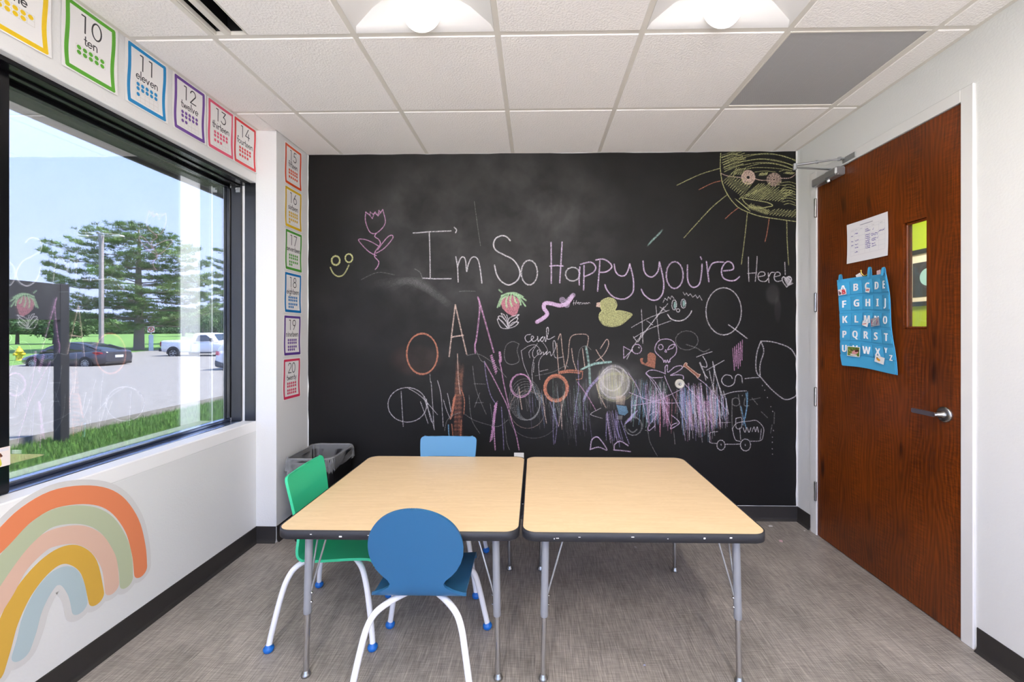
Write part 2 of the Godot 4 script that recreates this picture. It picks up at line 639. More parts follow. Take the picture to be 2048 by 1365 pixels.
	for i in xs.size() - 1:
		for j in zs.size() - 1:
			var x0: float = xs[i] + 0.011
			var x1: float = xs[i + 1] - 0.011
			var z0: float = zs[j] + 0.011
			var z1: float = zs[j + 1] - 0.011
			if lamp_here(i, j) or (i == 5 and j == 1): continue
			if i == 1 and j >= 2 and j <= 4: x0 += 0.15      # the slot diffuser takes the side of these tiles
			if x1 - x0 < 0.03: continue
			if j == 0: z0 = ZB + 0.003
			if i == 0 and j == 0: x0 = XP + 0.005
			var key := "%.3f %.3f" % [x1 - x0, z1 - z0]
			var at := Vector3((x0 + x1) / 2, CE + 0.0075, (z0 + z1) / 2)
			if not shared.has(key):
				st = st_new()
				box(st, Vector3.ZERO, Vector3(x1 - x0, 0.022, z1 - z0), 0.0035)
				st.generate_normals()
				shared[key] = st.commit()
			again(ce, "ceiling_tile", shared[key], M.tile, at)

	bx(ce, "ceiling_tile", Vector3(XL + 0.023, CE - 0.0035, ZP + 0.004), Vector3(XP + 0.004, CE + 0.015, -2.3805), M.tile, 0.0045)

func lamp_here(i: int, j: int) -> bool:
	return (i == 2 or i == 4) and (j == 2 or j == 3 or j == 5 or j == 6)

func cove(par: Node, path: Array) -> void:
	# strip along the walls; path runs with the wall on its right when seen from above
	for i in path.size() - 1:
		var a: Vector2 = path[i]
		var b: Vector2 = path[i + 1]
		var d := (b - a).normalized()
		var n := Vector2(-d.y, d.x)
		var mid := (a + b) / 2
		var inward := Vector2(0.2, 0.0) - mid
		if n.dot(inward) < 0.0: n = -n
		var prof := [Vector2(0, 0), Vector2(0.016, 0), Vector2(0.013, 0.004), Vector2(0.006, 0.012), Vector2(0.0035, 0.022), Vector2(0.0035, 0.098), Vector2(0.0015, 0.101), Vector2(0, 0.101)]
		var st := st_new()
		for k in prof.size() - 1:
			var p: Vector2 = prof[k]
			var q: Vector2 = prof[k + 1]
			var pts := []
			for e in [[a, p], [b, p], [b, q], [a, q]]:
				var w: Vector2 = e[0] + n * e[1].x
				pts.append(Vector3(w.x, e[1].y, w.y))
			var c3 := Vector3(mid.x, 0.05, mid.y) - Vector3(n.x, 0, n.y) * 0.05
			if k > 0: face(st, pts, c3)
		put(par, "cove_strip", st, M.base)

# ==================================================================== ceiling fittings
func build_lights() -> void:
	var first := true
	var proto: Node3D
	var names := {"2 2": "left one of the two recessed ceiling lights in view, beside the black air slots", "2 6": "added ceiling troffer for fill light, unseen behind the camera, on the window side", "4 6": "added ceiling troffer for fill light, unseen behind the camera, on the door side", "4 2": "right one of the two recessed ceiling lights in view, beside the grey grille"}
	for cx in [-0.4635, 0.7565]:
		for cz in [-1.1492, 0.6808]:
			var t: Node3D
			var lab: String = names["%d %d" % [2 if cx < 0 else 4, 2 if cz < 0 else 6]]
			if first:
				t = thing("ceiling_light", lab, "ceiling light", Vector3(cx, CE, cz), 0, "recessed ceiling troffers")
				proto = t
				troffer(t)
				first = false
			else:
				t = proto.duplicate()
				t.name = numbered("ceiling_light")
				add_child(t)
				t.position = Vector3(cx, CE, cz)
				t.set_meta("label", lab)
			var l := AreaLight3D.new()
			l.name = "ceiling_lamp"
			l.area_size = Vector2(0.13, 1.10)
			l.light_energy = 0.8 if cz < 0 else 2.3  # rear pair is added out of view, stronger, to fill the room
			l.light_color = Color8(255, 247, 238)
			l.shadow_enabled = true
			l.set("area_range", 12.0)
			l.position = Vector3(cx, CE - 0.046, cz)
			l.rotation.x = -PI / 2
			add_child(l, true)
	# return-air grille
	var g := thing("air_grille", "grey perforated square return air grille in the ceiling near the door", "air vent", Vector3(1.3665, CE, -2.0642))
	var c := Cv.new(256, 256, Color8(188, 187, 186))
	for y in 32:
		for x in 32:
			var ox := x * 8 + (4 if y % 2 else 0)
			c.dab(ox + 4, y * 8 + 4, ox + 4.1, y * 8 + 4, 2.1, Color8(128, 128, 130), 0.9)
	var m := painted(c, 0.5, Vector3(9, 9, 1))
	var st := st_new()
	box(st, Vector3(0, 0.004, 0), Vector3(0.584, 0.004, 0.584))
	put(g, "perforated_sheet", st, m)
	st = st_new()
	for s in [-1, 1]:
		st = st_new()
		box(st, Vector3(s * 0.289, 0.004, 0), Vector3(0.010, 0.012, 0.588), 0.002)
		put(g, "frame_bar", st, M.grid)
		st = st_new()
		box(st, Vector3(0, 0.004, s * 0.289), Vector3(0.568, 0.012, 0.010), 0.002)
		put(g, "frame_bar", st, M.grid)
	st = st_new()
	box(st, Vector3(0, 0.09, 0), Vector3(0.58, 0.02, 0.58))
	put(g, "plenum", st, M.grey_enamel)
	# slot diffuser: two black slots beside a white bar
	var d := thing("slot_diffuser", "linear ceiling air diffuser with two black slots near the window", "air vent", Vector3(-1.366, CE, -0.85))
	var zc := 0.0
	var len := 1.79
	st = st_new()
	for q in [[0.002, 0.011], [0.046, 0.074], [0.141, 0.147]]:
		st = st_new()
		box(st, Vector3((q[0] + q[1]) / 2, 0.008, zc), Vector3(q[1] - q[0], 0.018, len), 0.001)
		put(d, "slot_bar", st, M.grid)
	st = st_new()
	box(st, Vector3(0.07, 0.115, zc), Vector3(0.15, 0.01, len))
	for x in [0.009, 0.06, 0.144]: box(st, Vector3(x, 0.065, zc), Vector3(0.004, 0.095, len))
	for s in [-1, 1]: box(st, Vector3(0.07, 0.065, s * (len / 2 - 0.002)), Vector3(0.15, 0.1, 0.004))
	put(d, "slot_box", st, M.black)

func troffer(t: Node3D) -> void:
	# 2 x 4 foot recess, local origin at the ceiling plane, long side along z
	var hw := 0.2925
	var hl := 0.5975
	var st := st_new()
	var prof := [Vector2(hw, 0.0), Vector2(hw - 0.012, 0.008), Vector2(0.20, 0.060), Vector2(0.13, 0.082), Vector2(0.070, 0.088)]
	for s in [-1, 1]:
		var g := []
		for i in prof.size():
			var row := []
			for z in [-1, 1]:
				row.append(Vector3(s * prof[i].x, prof[i].y, z * (hl - 0.12 * i / 4.0)))
			g.append(row)
		st = st_new()
		shell(st, g, 0.002)
		put(t, "reflector", st, M.pan)
	for z in [-1, 1]:
		var g := []
		for i in prof.size():
			var row := []
			for x in [-1, 1]:
				row.append(Vector3(x * prof[i].x, prof[i].y, z * (hl - 0.12 * i / 4.0)))
			g.append(row)
		st = st_new()
		shell(st, g, 0.002)
		put(t, "end_panel", st, M.pan)
	st = st_new()
	box(st, Vector3(0, 0.125, 0), Vector3(0.6, 0.01, 1.21))
	put(t, "housing", st, M.pan)
	# rounded basket lens
	st = st_new()
	var g := []
	for i in 17:
		var a := PI * i / 16.0
		var row := []
		for k in 2: row.append(Vector3(cos(a) * 0.076, 0.046 - sin(a) * 0.078, (k * 2 - 1) * 0.552))
		g.append(row)
	shell(st, g, 0.003)
	put(t, "lens", st, glow(Color8(255, 250, 244), 1.5))
	st = st_new()
	var half := PackedVector2Array()
	for i in 17: half.append(Vector2(cos(PI * i / 16.0) * 0.077, 0.046 - sin(PI * i / 16.0) * 0.079))
	var endm := glow(Color8(255, 250, 244), 0.55)
	for z in [-0.556, 0.552]:
		st = st_new()
		prism(st, half.duplicate(), z, z + 0.005)
		put(t, "lens_end", st, endm)

# ==================================================================== chalk on the black wall
var white := Color8(212, 206, 210)
var pink := Color8(206, 150, 190)
var yellow := Color8(196, 196, 132)
var orange := Color8(198, 124, 96)
var green := Color8(168, 208, 158)
var blue := Color8(118, 166, 200)
var violet := Color8(166, 152, 200)
var teal := Color8(160, 200, 190)
var red := Color8(222, 140, 152)
var lilac := Color8(208, 184, 214)
var bone := Color8(216, 186, 170)
var dust_and_sheen := Color8(150, 150, 148)
var smear := FastNoiseLite.new()

func pv(p: Array) -> Array:
	var o := []
	for i in range(0, p.size(), 2): o.append(Vector2(p[i], p[i + 1]))
	return o

func cl(c: Color, w: float, a: float, p: Array) -> void:
	cvw.line(pv(p), w * 0.5, c, a, 0.38)

func ck(c: Color, w: float, a: float, p: Array) -> void:
	cvw.line(curve(pv(p), 5), w * 0.5, c, a, 0.38)

func ce(c: Color, w: float, a: float, x: float, y: float, rx: float, ry: float, n: int) -> void:
	for k in n:
		var j := Vector2(1.0 + (cvw.rf() - 0.5) * 0.16 * (1 if n > 1 else 0), 1.0 + (cvw.rf() - 0.5) * 0.16 * (1 if n > 1 else 0))
		var o := []
		var s := maxi(12, int(maxf(rx, ry) / 3.0))
		for i in s + 1:
			var t := TAU * i / s - 1.2
			o.append(Vector2(x + cos(t) * rx * j.x, y + sin(t) * ry * j.y))
		cvw.line(o, w * 0.5, c, a, 0.40)

func cf(c: Color, a: float, p: Array) -> void:
	cvw.poly(PackedVector2Array(pv(p)), c, a, 0.22)

func cb(c: Color, a: float, x: int, y: int, rx: int, ry: int) -> void:
	cvw.blob(x, y, rx, ry, c, a, smear)

func cn(cols: Array, w: float, a: float, x0: float, y0: float, x1: float, y1: float, n: int, dx: float, dy0: float, dy1: float) -> void:
	for i in n:
		var x := lerpf(x0, x1, cvw.rf())
		var y := lerpf(y0, y1, cvw.rf())
		var l := lerpf(dy0, dy1, cvw.rf())
		var k := dx * (cvw.rf() * 1.6 - 0.3)
		cvw.line(curve([Vector2(x, y), Vector2(x + k * 0.4, y + l * 0.5), Vector2(x + k, y + l)], 3), w * 0.5 * (0.7 + cvw.rf() * 0.5), cols[int(cvw.rf() * 0.999 * cols.size())], a * (0.6 + cvw.rf() * 0.4), 0.45)

func cz(c: Color, w: float, a: float, x0: float, y0: float, x1: float, y1: float, vx: float, vy: float, n: int) -> void:
	var o := []
	for i in n * 2 + 1:
		var p := Vector2(lerpf(x0, x1, i / (n * 2.0)), lerpf(y0, y1, i / (n * 2.0)))
		var j := 0.85 + cvw.rf() * 0.3
		o.append(p + (Vector2(vx, vy) * j if i % 2 else Vector2.ZERO))
	cvw.line(curve(o, 3), w * 0.5, c, a, 0.38)

func chalk_texture() -> void:
	cvw = Cv.new(2048, 1473, Color8(21, 20, 19))
	smear.noise_type = FastNoiseLite.TYPE_SIMPLEX_SMOOTH
	smear.frequency = 0.006
	smear.fractal_octaves = 4
	smear.domain_warp_enabled = true
	smear.domain_warp_amplitude = 60.0
	smear.domain_warp_frequency = 0.004
	smear.seed = 4
	cb(dust_and_sheen,0.27,737,279,631,455)  # chalk haze, strengthened to paint the board's sheen into its colour
	cb(dust_and_sheen,0.1,358,655,455,253)
	cb(dust_and_sheen,0.13,1354,950,371,186)
	cb(dust_and_sheen,0.1,1098,1061,260,148)
	cb(dust_and_sheen,0.1,586,918,247,139)
	cb(orange,0.1,457,869,124,74)
	cb(dust_and_sheen,0.22,1281,962,156,122)
	cb(dust_and_sheen,0.06,1291,244,390,278)
	cb(dust_and_sheen,0.22,1945,592,33,50)
	cb(dust_and_sheen,0.15,1966,657,17,61)
	cz(teal,6,0.16,1428,393,1483,338,11,-17,14)
	ck(orange,9,0.13,[633,869,625,1017,621,1184])
	ck(orange,9,0.13,[651,895,643,1016,641,1184])
	ck(orange,9,0.13,[639,921,632,1017,632,1184])
	ck(orange,9,0.13,[658,888,650,1016,652,1184])
	ck(orange,9,0.13,[646,914,639,1016,643,1184])
	ck(orange,9,0.13,[635,881,628,1017,624,1184])
	ck(orange,9,0.13,[653,907,646,1016,644,1184])
	ck(orange,9,0.13,[642,874,634,1017,634,1184])
	ck(orange,9,0.13,[660,900,653,1016,655,1184])
	ck(orange,9,0.13,[649,926,641,1016,645,1184])
	ck(orange,9,0.13,[637,893,630,1017,626,1184])
	ck(orange,9,0.13,[656,919,648,1016,646,1184])
	ck(orange,9,0.13,[644,886,637,1016,637,1184])
	ck(orange,9,0.13,[633,913,626,1017,628,1184])
	ck(dust_and_sheen,30,0.05,[297,544,408,534,510,570])
	ck(dust_and_sheen,30,0.05,[327,554,423,534,530,585])
	ck(dust_and_sheen,30,0.05,[358,565,439,534,550,600])
	ck(dust_and_sheen,30,0.05,[388,544,454,534,570,615])
	ck(dust_and_sheen,30,0.05,[418,555,469,535,590,630])
	ck(dust_and_sheen,30,0.05,[449,565,484,535,611,645])
	ck(pink,4.4,0.85,[247,244,245,277,256,314,271,333,292,333,314,315,327,297,330,277,319,234])
	cl(pink,4.4,0.85,[247,244,261,254,275,271,284,246,299,260,319,234])
	cl(pink,4.4,0.85,[247,244,264,257,266,244,279,254,287,244,299,259,303,237,311,247,319,234])
	ck(pink,4.4,0.85,[292,333,285,347,302,360,309,375,302,390,286,413,285,433,302,453,297,474,287,486])
	ck(pink,4.4,0.85,[302,388,271,370,236,358,216,362,241,393,266,415,292,428])
	ck(pink,4.4,0.85,[289,418,317,403,342,380,362,353,358,342,342,348,322,370,297,403])
	ce(yellow,6,0.8,119,448,18,19,3)
	ce(yellow,6,0.8,175,438,15,17,3)
	ck(yellow,6,0.85,[96,477,108,501,129,515,154,506,175,468])
	ck(white,5,0.9,[448,333,484,331,520,328,608,325])
	ck(white,5,0.9,[516,333,519,426,520,520])
	ck(white,5,0.9,[490,523,540,526,608,526])
	ck(white,5,0.9,[622,310,631,321,627,333])
	ck(white,5,0.9,[628,434,635,475,638,540])
	ck(white,5,0.9,[636,475,646,444,659,434,669,449,674,495,681,465,696,437,717,440,729,475,738,545])
	ck(white,6,0.9,[857,367,842,351,822,346,797,357,787,382,797,407,832,427,867,445,890,475,898,505,887,533,862,550,842,551,817,535,800,508,791,470])
	ce(white,6,0.9,937,501,34,52,1)
	ck(dust_and_sheen,3,0.5,[706,201,719,299,732,387])
	ck(dust_and_sheen,4,0.35,[228,529,297,499,368,509])
	ck(dust_and_sheen,4,0.35,[454,484,477,499,487,527])
	ck(dust_and_sheen,4,0.35,[643,580,666,578,711,579])
	ck(lilac,6,0.9,[1028,375,1029,463,1029,546])
	ck(lilac,6,0.9,[1074,374,1069,464,1064,544])
	ck(lilac,6,0.9,[1023,474,1050,472,1078,474])
	ce(white,6,0.85,1118,508,30,29,1)
	ck(lilac,6,0.9,[1148,478,1145,519,1146,553])
	ck(lilac,6,0.9,[1166,472,1165,524,1164,574])
	ck(lilac,6,0.9,[1151,467,1193,458,1214,478,1204,501,1166,519])
	ck(lilac,6,0.9,[1232,453,1227,519,1222,579])
	ck(lilac,6,0.9,[1215,449,1248,446,1275,464,1280,481,1259,498,1231,501])
	ck(lilac,6,0.9,[1291,467,1297,497,1313,514,1335,514,1349,492,1356,467])
	ck(lilac,6,0.9,[1356,467,1368,514,1372,552,1368,585,1346,607,1319,613,1286,602,1261,574,1253,552])
	ck(lilac,6,0.9,[1411,454,1415,492,1428,514,1450,520,1472,498,1479,459])
	ck(lilac,6,0.9,[1479,459,1491,509,1497,553,1491,591,1472,614,1445,616,1417,596,1404,572])
	ce(lilac,6,0.9,1542,513,35,56,1)
	ck(lilac,6,0.9,[1595,471,1595,525,1603,553,1622,564,1644,550,1653,504,1655,468])
	cl(lilac,6,0.9,[1649,438,1653,448])
	ck(lilac,6,0.9,[1673,457,1678,498,1683,541])
	ck(lilac,6,0.9,[1680,498,1695,468,1717,459,1744,460])
	ck(lilac,6,0.9,[1744,496,1782,490,1781,468,1761,457,1742,474,1735,501,1744,526,1769,537,1793,534,1809,520])
	ck(white,4,0.95,[1846,439,1846,488,1848,540])
	ck(white,4,0.95,[1882,436,1879,488,1874,540])
	cl(white,4,0.95,[1842,507,1880,504])
	ck(white,4,0.95,[1885,521,1912,515,1910,502,1893,502,1885,518,1893,537,1915,540,1926,529])
	cl(white,4,0.95,[1927,504,1930,545])
	ck(white,4,0.95,[1930,521,1939,504,1953,503])
	ck(white,4,0.95,[1953,521,1976,515,1972,503,1958,504,1951,524,1961,540,1983,537])
	cl(white,4,0.95,[1995,461,1997,513])
	ck(white,4,0.95,[2003,564,1988,543,1984,529,1991,521,2001,529,2010,520,2021,526,2020,540,2003,564])
	cz(white,4,0.8,1991,526,2007,559,22,-8,7)
	ck(yellow,4,0.9,[1732,7,1730,55,1733,98,1742,140,1765,187,1800,229,1840,251,1895,270,1955,280,2044,293])
	ck(bone,4,0.8,[1733,91,1765,103,1814,108])
	ck(bone,4,0.8,[1872,113,1893,120,1921,121])
	ck(bone,4,0.8,[1979,113,2018,111,2046,90])
	ce(bone,5,0.75,1845,108,28,28,2)
	ce(bone,5,0.75,1845,108,24,24,2)
	ce(bone,5,0.75,1845,108,19,19,2)
	ce(bone,5,0.75,1845,108,14,14,2)
	ce(bone,5,0.75,1845,108,9,9,2)
	ce(bone,5,0.75,1951,118,29,26,1)
	ce(bone,5,0.75,1951,118,23,21,1)
	ce(bone,5,0.75,1951,118,18,16,1)
	ce(bone,5,0.75,1951,118,12,11,1)
	ce(bone,5,0.75,1951,118,6,6,1)
	ck(yellow,4,0.9,[1818,192,1879,204,1921,212,1943,222,1942,228,1921,232,1893,236,1860,232,1833,215,1821,198])
	ck(yellow,3.4,0.7,[1733,25,1777,11,1809,16])
	ck(yellow,3.4,0.7,[1737,48,1782,28,1823,26,1879,14,1939,13,1995,22,2043,44])
	ck(yellow,3.4,0.7,[1742,56,1786,35,1833,33])
	ck(yellow,3.4,0.7,[1742,70,1786,49,1837,39,1893,32,1951,36,1997,48,2029,62])
	ck(yellow,3.4,0.7,[1747,84,1789,63,1833,55,1886,47,1939,49,1990,60,2025,74])
	ck(yellow,3.4,0.7,[1775,91,1809,75,1833,71])
	ck(yellow,3.4,0.7,[1830,75,1874,68,1928,69,1979,74,2025,83])
	ck(yellow,3.4,0.7,[1872,87,1911,82,1958,87])
	ck(yellow,3.4,0.7,[1812,19,1874,12,1939,10,1997,25,2041,38])
	ck(yellow,3.4,0.7,[1826,42,1898,33,1967,43,2027,58])
	ck(yellow,3.4,0.7,[1837,66,1898,51,1962,55,2029,76])
	ck(yellow,3.4,0.7,[1972,85,1997,78,2022,81])
	cz(yellow,3.2,0.6,1735,16,1749,84,79,-29,7)
	cz(yellow,3.2,0.6,1777,93,1819,98,17,-26,5)
	cz(yellow,3.2,0.65,1740,126,1819,187,38,-41,10)
	cz(yellow,3.2,0.65,1819,185,1911,150,-29,21,3)
	cz(yellow,3.2,0.65,1828,185,1898,204,62,-55,9)
	cz(yellow,3.2,0.6,1888,101,1921,99,5,-10,8)
	cz(yellow,3.2,0.65,1898,199,1979,209,60,-45,7)
	cz(yellow,3.2,0.6,1981,125,2036,182,-29,5,3)
	ck(yellow,3.4,0.7,[1979,132,2013,128,2043,137])
	ck(yellow,3.4,0.7,[1985,143,2013,139,2037,148])
	ck(yellow,3.4,0.7,[1992,155,2013,150,2043,160])
	ck(yellow,3.4,0.7,[1979,166,2013,161,2037,171])
	ck(yellow,3.4,0.7,[1985,177,2013,172,2043,182])
	ck(yellow,3.4,0.7,[1992,188,2013,184,2037,193])
	ck(yellow,3.4,0.7,[1979,199,2013,195,2043,204])
	ck(yellow,3.4,0.7,[1985,211,2013,206,2037,216])
	ck(yellow,3.4,0.7,[1992,222,2013,217,2043,227])
	cz(yellow,3.2,0.6,1791,196,1842,239,14,12,12)
	cz(yellow,3.2,0.6,1840,234,1921,263,14,-17,15)
	cz(yellow,3.2,0.6,1921,263,2036,275,31,-26,9)
	cz(yellow,3.2,0.6,1990,92,2025,97,14,-7,6)
	ck(yellow,4,0.8,[1728,70,1646,95,1551,139])
	ck(yellow,4,0.8,[1757,181,1701,227,1641,290,1580,358])
	ck(yellow,4,0.8,[1842,253,1831,356,1817,469])
	ck(yellow,4,0.8,[2003,289,2005,379,2011,472])
	ck(orange,4,0.8,[1731,122,1695,132,1642,158])
	ck(orange,4,0.8,[1804,235,1777,255,1751,279])
	ck(orange,4,0.8,[1931,281,1923,335,1914,376])
	ck(pink,17,0.75,[969,708,997,691,1012,673,998,649,1003,630,1029,631,1065,639,1096,629,1117,600])
	ck(lilac,15,0.5,[969,708,997,691,1012,673,998,649,1003,630,1029,631,1065,639,1096,629,1117,600])
	cl(lilac,26,0.7,[1075,616,1094,636])
	cl(lilac,20,0.7,[1096,621,1120,596])
	cl(white,2.5,0.9,[1123,618,1122,637])
	cl(white,2.5,0.9,[1134,618,1130,635])
	cl(white,2.5,0.9,[1120,629,1137,627])
	cl(white,2.5,0.9,[1139,631,1145,628,1142,625,1138,630,1144,634])
	cl(white,2.5,0.9,[1148,635,1149,627,1154,627])
	cl(white,2.5,0.9,[1157,634,1159,627,1162,632,1166,627,1168,633])
	cl(white,2.5,0.9,[1177,627,1171,629,1173,633,1178,628,1180,632])
	cl(white,2.5,0.9,[1183,632,1184,627,1189,628,1191,631])
	cf(yellow,0.85,[1267,606,1291,613,1303,637,1296,660,1314,660,1350,668,1366,678,1350,696,1319,720,1283,728,1247,720,1229,696,1230,673,1239,660,1233,642,1239,618])
	ck(yellow,3,0.9,[1267,606,1291,613,1303,637,1294,663,1314,660,1350,668,1366,678,1350,696,1319,720,1283,728,1247,720,1229,696,1230,673,1240,663,1233,642,1239,618,1267,606])
	cf(bone,0.9,[1218,628,1233,626,1234,647,1217,646])
	cf(red,0.8,[822,608,818,632,825,652,845,672,872,687,887,672,897,642,895,613,867,596])
	ck(green,7,0.8,[842,598,822,613,812,642])
	ck(green,7,0.8,[832,593,818,608,803,647])
	ck(green,7,0.8,[852,588,840,618,842,647])
	ck(green,7,0.8,[862,588,857,618,864,642])
	ck(green,7,0.8,[872,588,877,618,884,628])
	ck(green,7,0.8,[842,588,877,586,911,603])
	ck(green,7,0.8,[877,593,901,603,923,618])
	ck(green,7,0.8,[882,598,901,613,921,642])
	ck(green,7,0.8,[886,598,899,623,901,637])
	cl(green,7,0.8,[822,583,810,573])
	ck(green,7,0.8,[820,598,852,588,896,596])
	ck(white,4,0.9,[847,736,818,731,803,696,822,704,845,733])
	ck(white,4,0.9,[847,733,808,691,818,684,840,706,848,728])
	ck(white,4,0.9,[840,706,819,674,832,679,847,709,846,721])
	ck(white,4,0.9,[847,736,877,726,891,709,867,711,850,733])
	ck(white,4,0.9,[850,731,857,706,886,689,884,704,857,726])
	ck(white,4,0.9,[847,716,854,691,894,677,877,691,852,711])
	cl(white,4,0.9,[842,677,847,696])
	ck(bone,6,0.85,[626,636,613,741,600,853])
	ck(bone,6,0.85,[626,636,650,741,674,844])
	ck(bone,6,0.85,[608,773,630,768,660,764])
	ck(pink,7,0.75,[721,604,729,647,716,770,709,805,710,837])
	ck(pink,7,0.75,[724,610,753,711,788,835])
	ce(orange,6,0.8,486,842,63,85,2)
	ck(dust_and_sheen,4,0.6,[519,927,520,948,522,963])
	ce(white,4,0.85,423,1057,82,73,1)
	ck(white,4,0.7,[397,1000,401,1072,406,1148])
	ck(white,3.5,0.75,[427,987,482,1022,551,1098])
	ck(white,3.5,0.75,[479,1044,496,1091,511,1135])
	ck(white,3.5,0.75,[491,1024,521,1101,538,1162])
	ck(white,3.5,0.75,[524,960,531,1066,536,1155])
	ck(white,3.5,0.75,[551,955,566,1017,575,1147])
	ck(white,3.5,0.75,[593,1009,601,1046,608,1086])
	ck(white,3.5,0.75,[576,1036,590,1081,605,1115])
	ck(white,3.5,0.75,[504,1032,516,1096,526,1130])
	ck(bone,4,0.8,[635,842,639,943,647,1012])
	ck(orange,5,0.7,[652,992,664,1036,662,1095])
	ck(orange,5,0.7,[652,1120,650,1154,649,1196])
	ck(orange,5,0.7,[611,1137,614,1164,617,1199])
	cz(orange,5,0.6,628,1012,613,1105,-9,15,14)
	ck(blue,5,0.9,[597,1140,598,1169,601,1199])
	cz(pink,4,0.7,773,851,795,927,8,-10,9)
	cz(pink,4,0.75,809,834,814,878,7,-3,8)
	ck(pink,5,0.8,[810,868,820,908,830,967,852,1065])
	ck(pink,5,0.8,[749,876,783,937,813,996,842,1055,862,1119,882,1183,894,1244])
	ck(violet,4,0.65,[749,873,756,937,773,1011,798,1055])
	ck(violet,4,0.65,[820,1065,827,1173,830,1245])
	cz(pink,4.5,0.65,803,1041,783,1198,-11,15,18)
	ck(pink,5.5,0.85,[790,1149,791,1198,794,1245])
	ck(dust_and_sheen,3.5,0.55,[675,849,719,842,763,864,803,898,842,942])
	ck(dust_and_sheen,3.5,0.55,[714,829,734,869,753,878])
	ck(dust_and_sheen,3.5,0.55,[665,1095,704,1120,763,1139,808,1146,847,1119])
	ck(dust_and_sheen,3.5,0.55,[581,1165,590,1125,615,1100,645,1090])
	ck(dust_and_sheen,3.5,0.55,[699,893,714,992,756,1095])
	cl(dust_and_sheen,3.5,0.55,[729,1006,707,1066])
	cl(dust_and_sheen,3.5,0.55,[709,1048,744,1046])
	cl(dust_and_sheen,3.5,0.55,[704,967,753,969])
	ck(dust_and_sheen,3.5,0.55,[894,800,867,790,840,807,832,849,842,878,867,886,894,871,886,829,894,800])
	ck(dust_and_sheen,3.5,0.55,[684,1016,694,1115,729,1176])
	ck(dust_and_sheen,3.5,0.55,[773,1051,781,1105,786,1139])
	ck(dust_and_sheen,3.5,0.55,[832,1114,842,1208,854,1244])
	ck(white,3.5,0.85,[943,760,926,763,919,775,926,790,938,790,955,773,948,767,945,780,955,790,970,780,972,769,975,790,987,775,994,770,984,782,992,790,1002,770,1005,790,1017,750,1015,731,1009,741,1014,780,1043,768])
	ck(white,3,0.8,[971,798,951,834,958,858,982,829,971,827,974,845,995,834,997,845,1010,832,1009,845,1023,832,1029,850,1047,814,1043,787,1036,798,1044,855,1075,855])
	ck(white,3,0.75,[903,829,935,808,966,806,987,834,984,845])
	ck(white,3,0.75,[903,829,914,887,945,960,971,1033])
	ck(white,3,0.75,[995,795,1013,829,987,855,976,887,981,949])
	cl(white,3,0.75,[981,915,1015,907])
	cl(white,3,0.75,[957,879,954,918])
	ck(white,3,0.75,[940,858,936,834,958,811])
	ck(white,3,0.75,[956,861,948,913,953,981])
	ck(bone,4,0.8,[1057,782,1068,759,1075,824,1085,897])
	ck(bone,4,0.8,[1052,798,1056,866,1062,933])
	ck(bone,4,0.8,[1086,907,1099,855,1109,774,1148,759,1183,768,1175,824])
	ck(bone,4,0.8,[1234,819,1260,781,1268,803,1247,845,1216,871])
	ck(bone,4,0.8,[1216,824,1231,850,1249,873])
	ck(bone,4,0.8,[1114,819,1120,866,1133,907])
	ck(bone,4,0.8,[1159,819,1165,865,1169,897])
	ck(dust_and_sheen,3,0.6,[1138,886,1148,824,1174,808,1195,824])
	ck(dust_and_sheen,3,0.6,[961,934,1034,918,1086,892,1099,897])
	ce(orange,6,0.75,1049,985,48,55,4)
	ce(orange,5,0.6,1049,985,42,50,3)
	ck(orange,7,0.8,[1060,918,1107,910,1159,915])
	ck(orange,7,0.8,[1065,922,1107,918,1148,922])
	ck(orange,4,0.7,[1159,918,1156,944,1133,949])
	ce(pink,4,0.85,901,975,45,48,2)
	ce(pink,4,0.7,903,973,42,45,1)
	ce(dust_and_sheen,3,0.55,919,1033,66,87,1)
	ce(dust_and_sheen,3,0.55,922,1038,62,81,1)
	ce(dust_and_sheen,3,0.55,925,1043,57,76,1)
	ce(dust_and_sheen,3,0.55,928,1048,53,71,1)
	ce(dust_and_sheen,3,0.55,932,1054,49,66,1)
	ce(dust_and_sheen,3,0.55,935,1059,45,60,1)
	ce(dust_and_sheen,3,0.45,956,1100,105,95,1)
	ce(bone,3,0.5,929,1075,74,79,1)
	ck(teal,10,0.6,[1174,813,1186,886,1191,970])
	ck(teal,7,0.75,[1153,907,1210,881,1278,874])
	ck(teal,7,0.75,[1159,905,1210,885,1278,876])
	ck(violet,11,0.65,[1164,1037,1187,985,1229,938])
	ck(pink,4,0.7,[1138,959,1179,1016,1216,1079])
	ck(white,3,0.7,[1236,1068,1200,1087,1197,1097,1242,1111])
	ck(bone,5,0.6,[1216,964,1231,1016,1257,1066])
	ck(violet,4,0.6,[1140,871,1143,980,1133,1043,1122,1136])
	ck(violet,4,0.6,[1039,1043,1036,1121,1039,1220])
	ck(violet,4,0.6,[1044,1069,1052,1147,1044,1215])
	cl(violet,4,0.6,[1023,1043,1060,1147])
	cl(violet,4,0.6,[1163,1042,1163,1157])
	ck(bone,4,0.7,[1086,1001,1075,1058,1060,1142])
	cl(bone,4,0.7,[1070,1043,1073,1157])
	ck(bone,4,0.7,[893,981,901,1043,906,1075])
	ck(bone,4,0.7,[992,1017,1000,1079,1009,1132])
	cn([dust_and_sheen,violet,teal,dust_and_sheen],3,0.4,1013,939,1190,1094,60,11,63,137)
	cn([dust_and_sheen,blue,violet],3,0.4,872,970,1023,1074,34,7,32,95)
	cn([dust_and_sheen,dust_and_sheen],3,0.3,1075,1095,1169,1126,14,11,42,105)
	cb(white,0.62,1291,961,79,87)
	cb(yellow,0.25,1299,969,63,74)
	ce(white,2.5,0.35,1291,959,63,68,6)
	ce(white,2.5,0.35,1283,949,42,47,6)
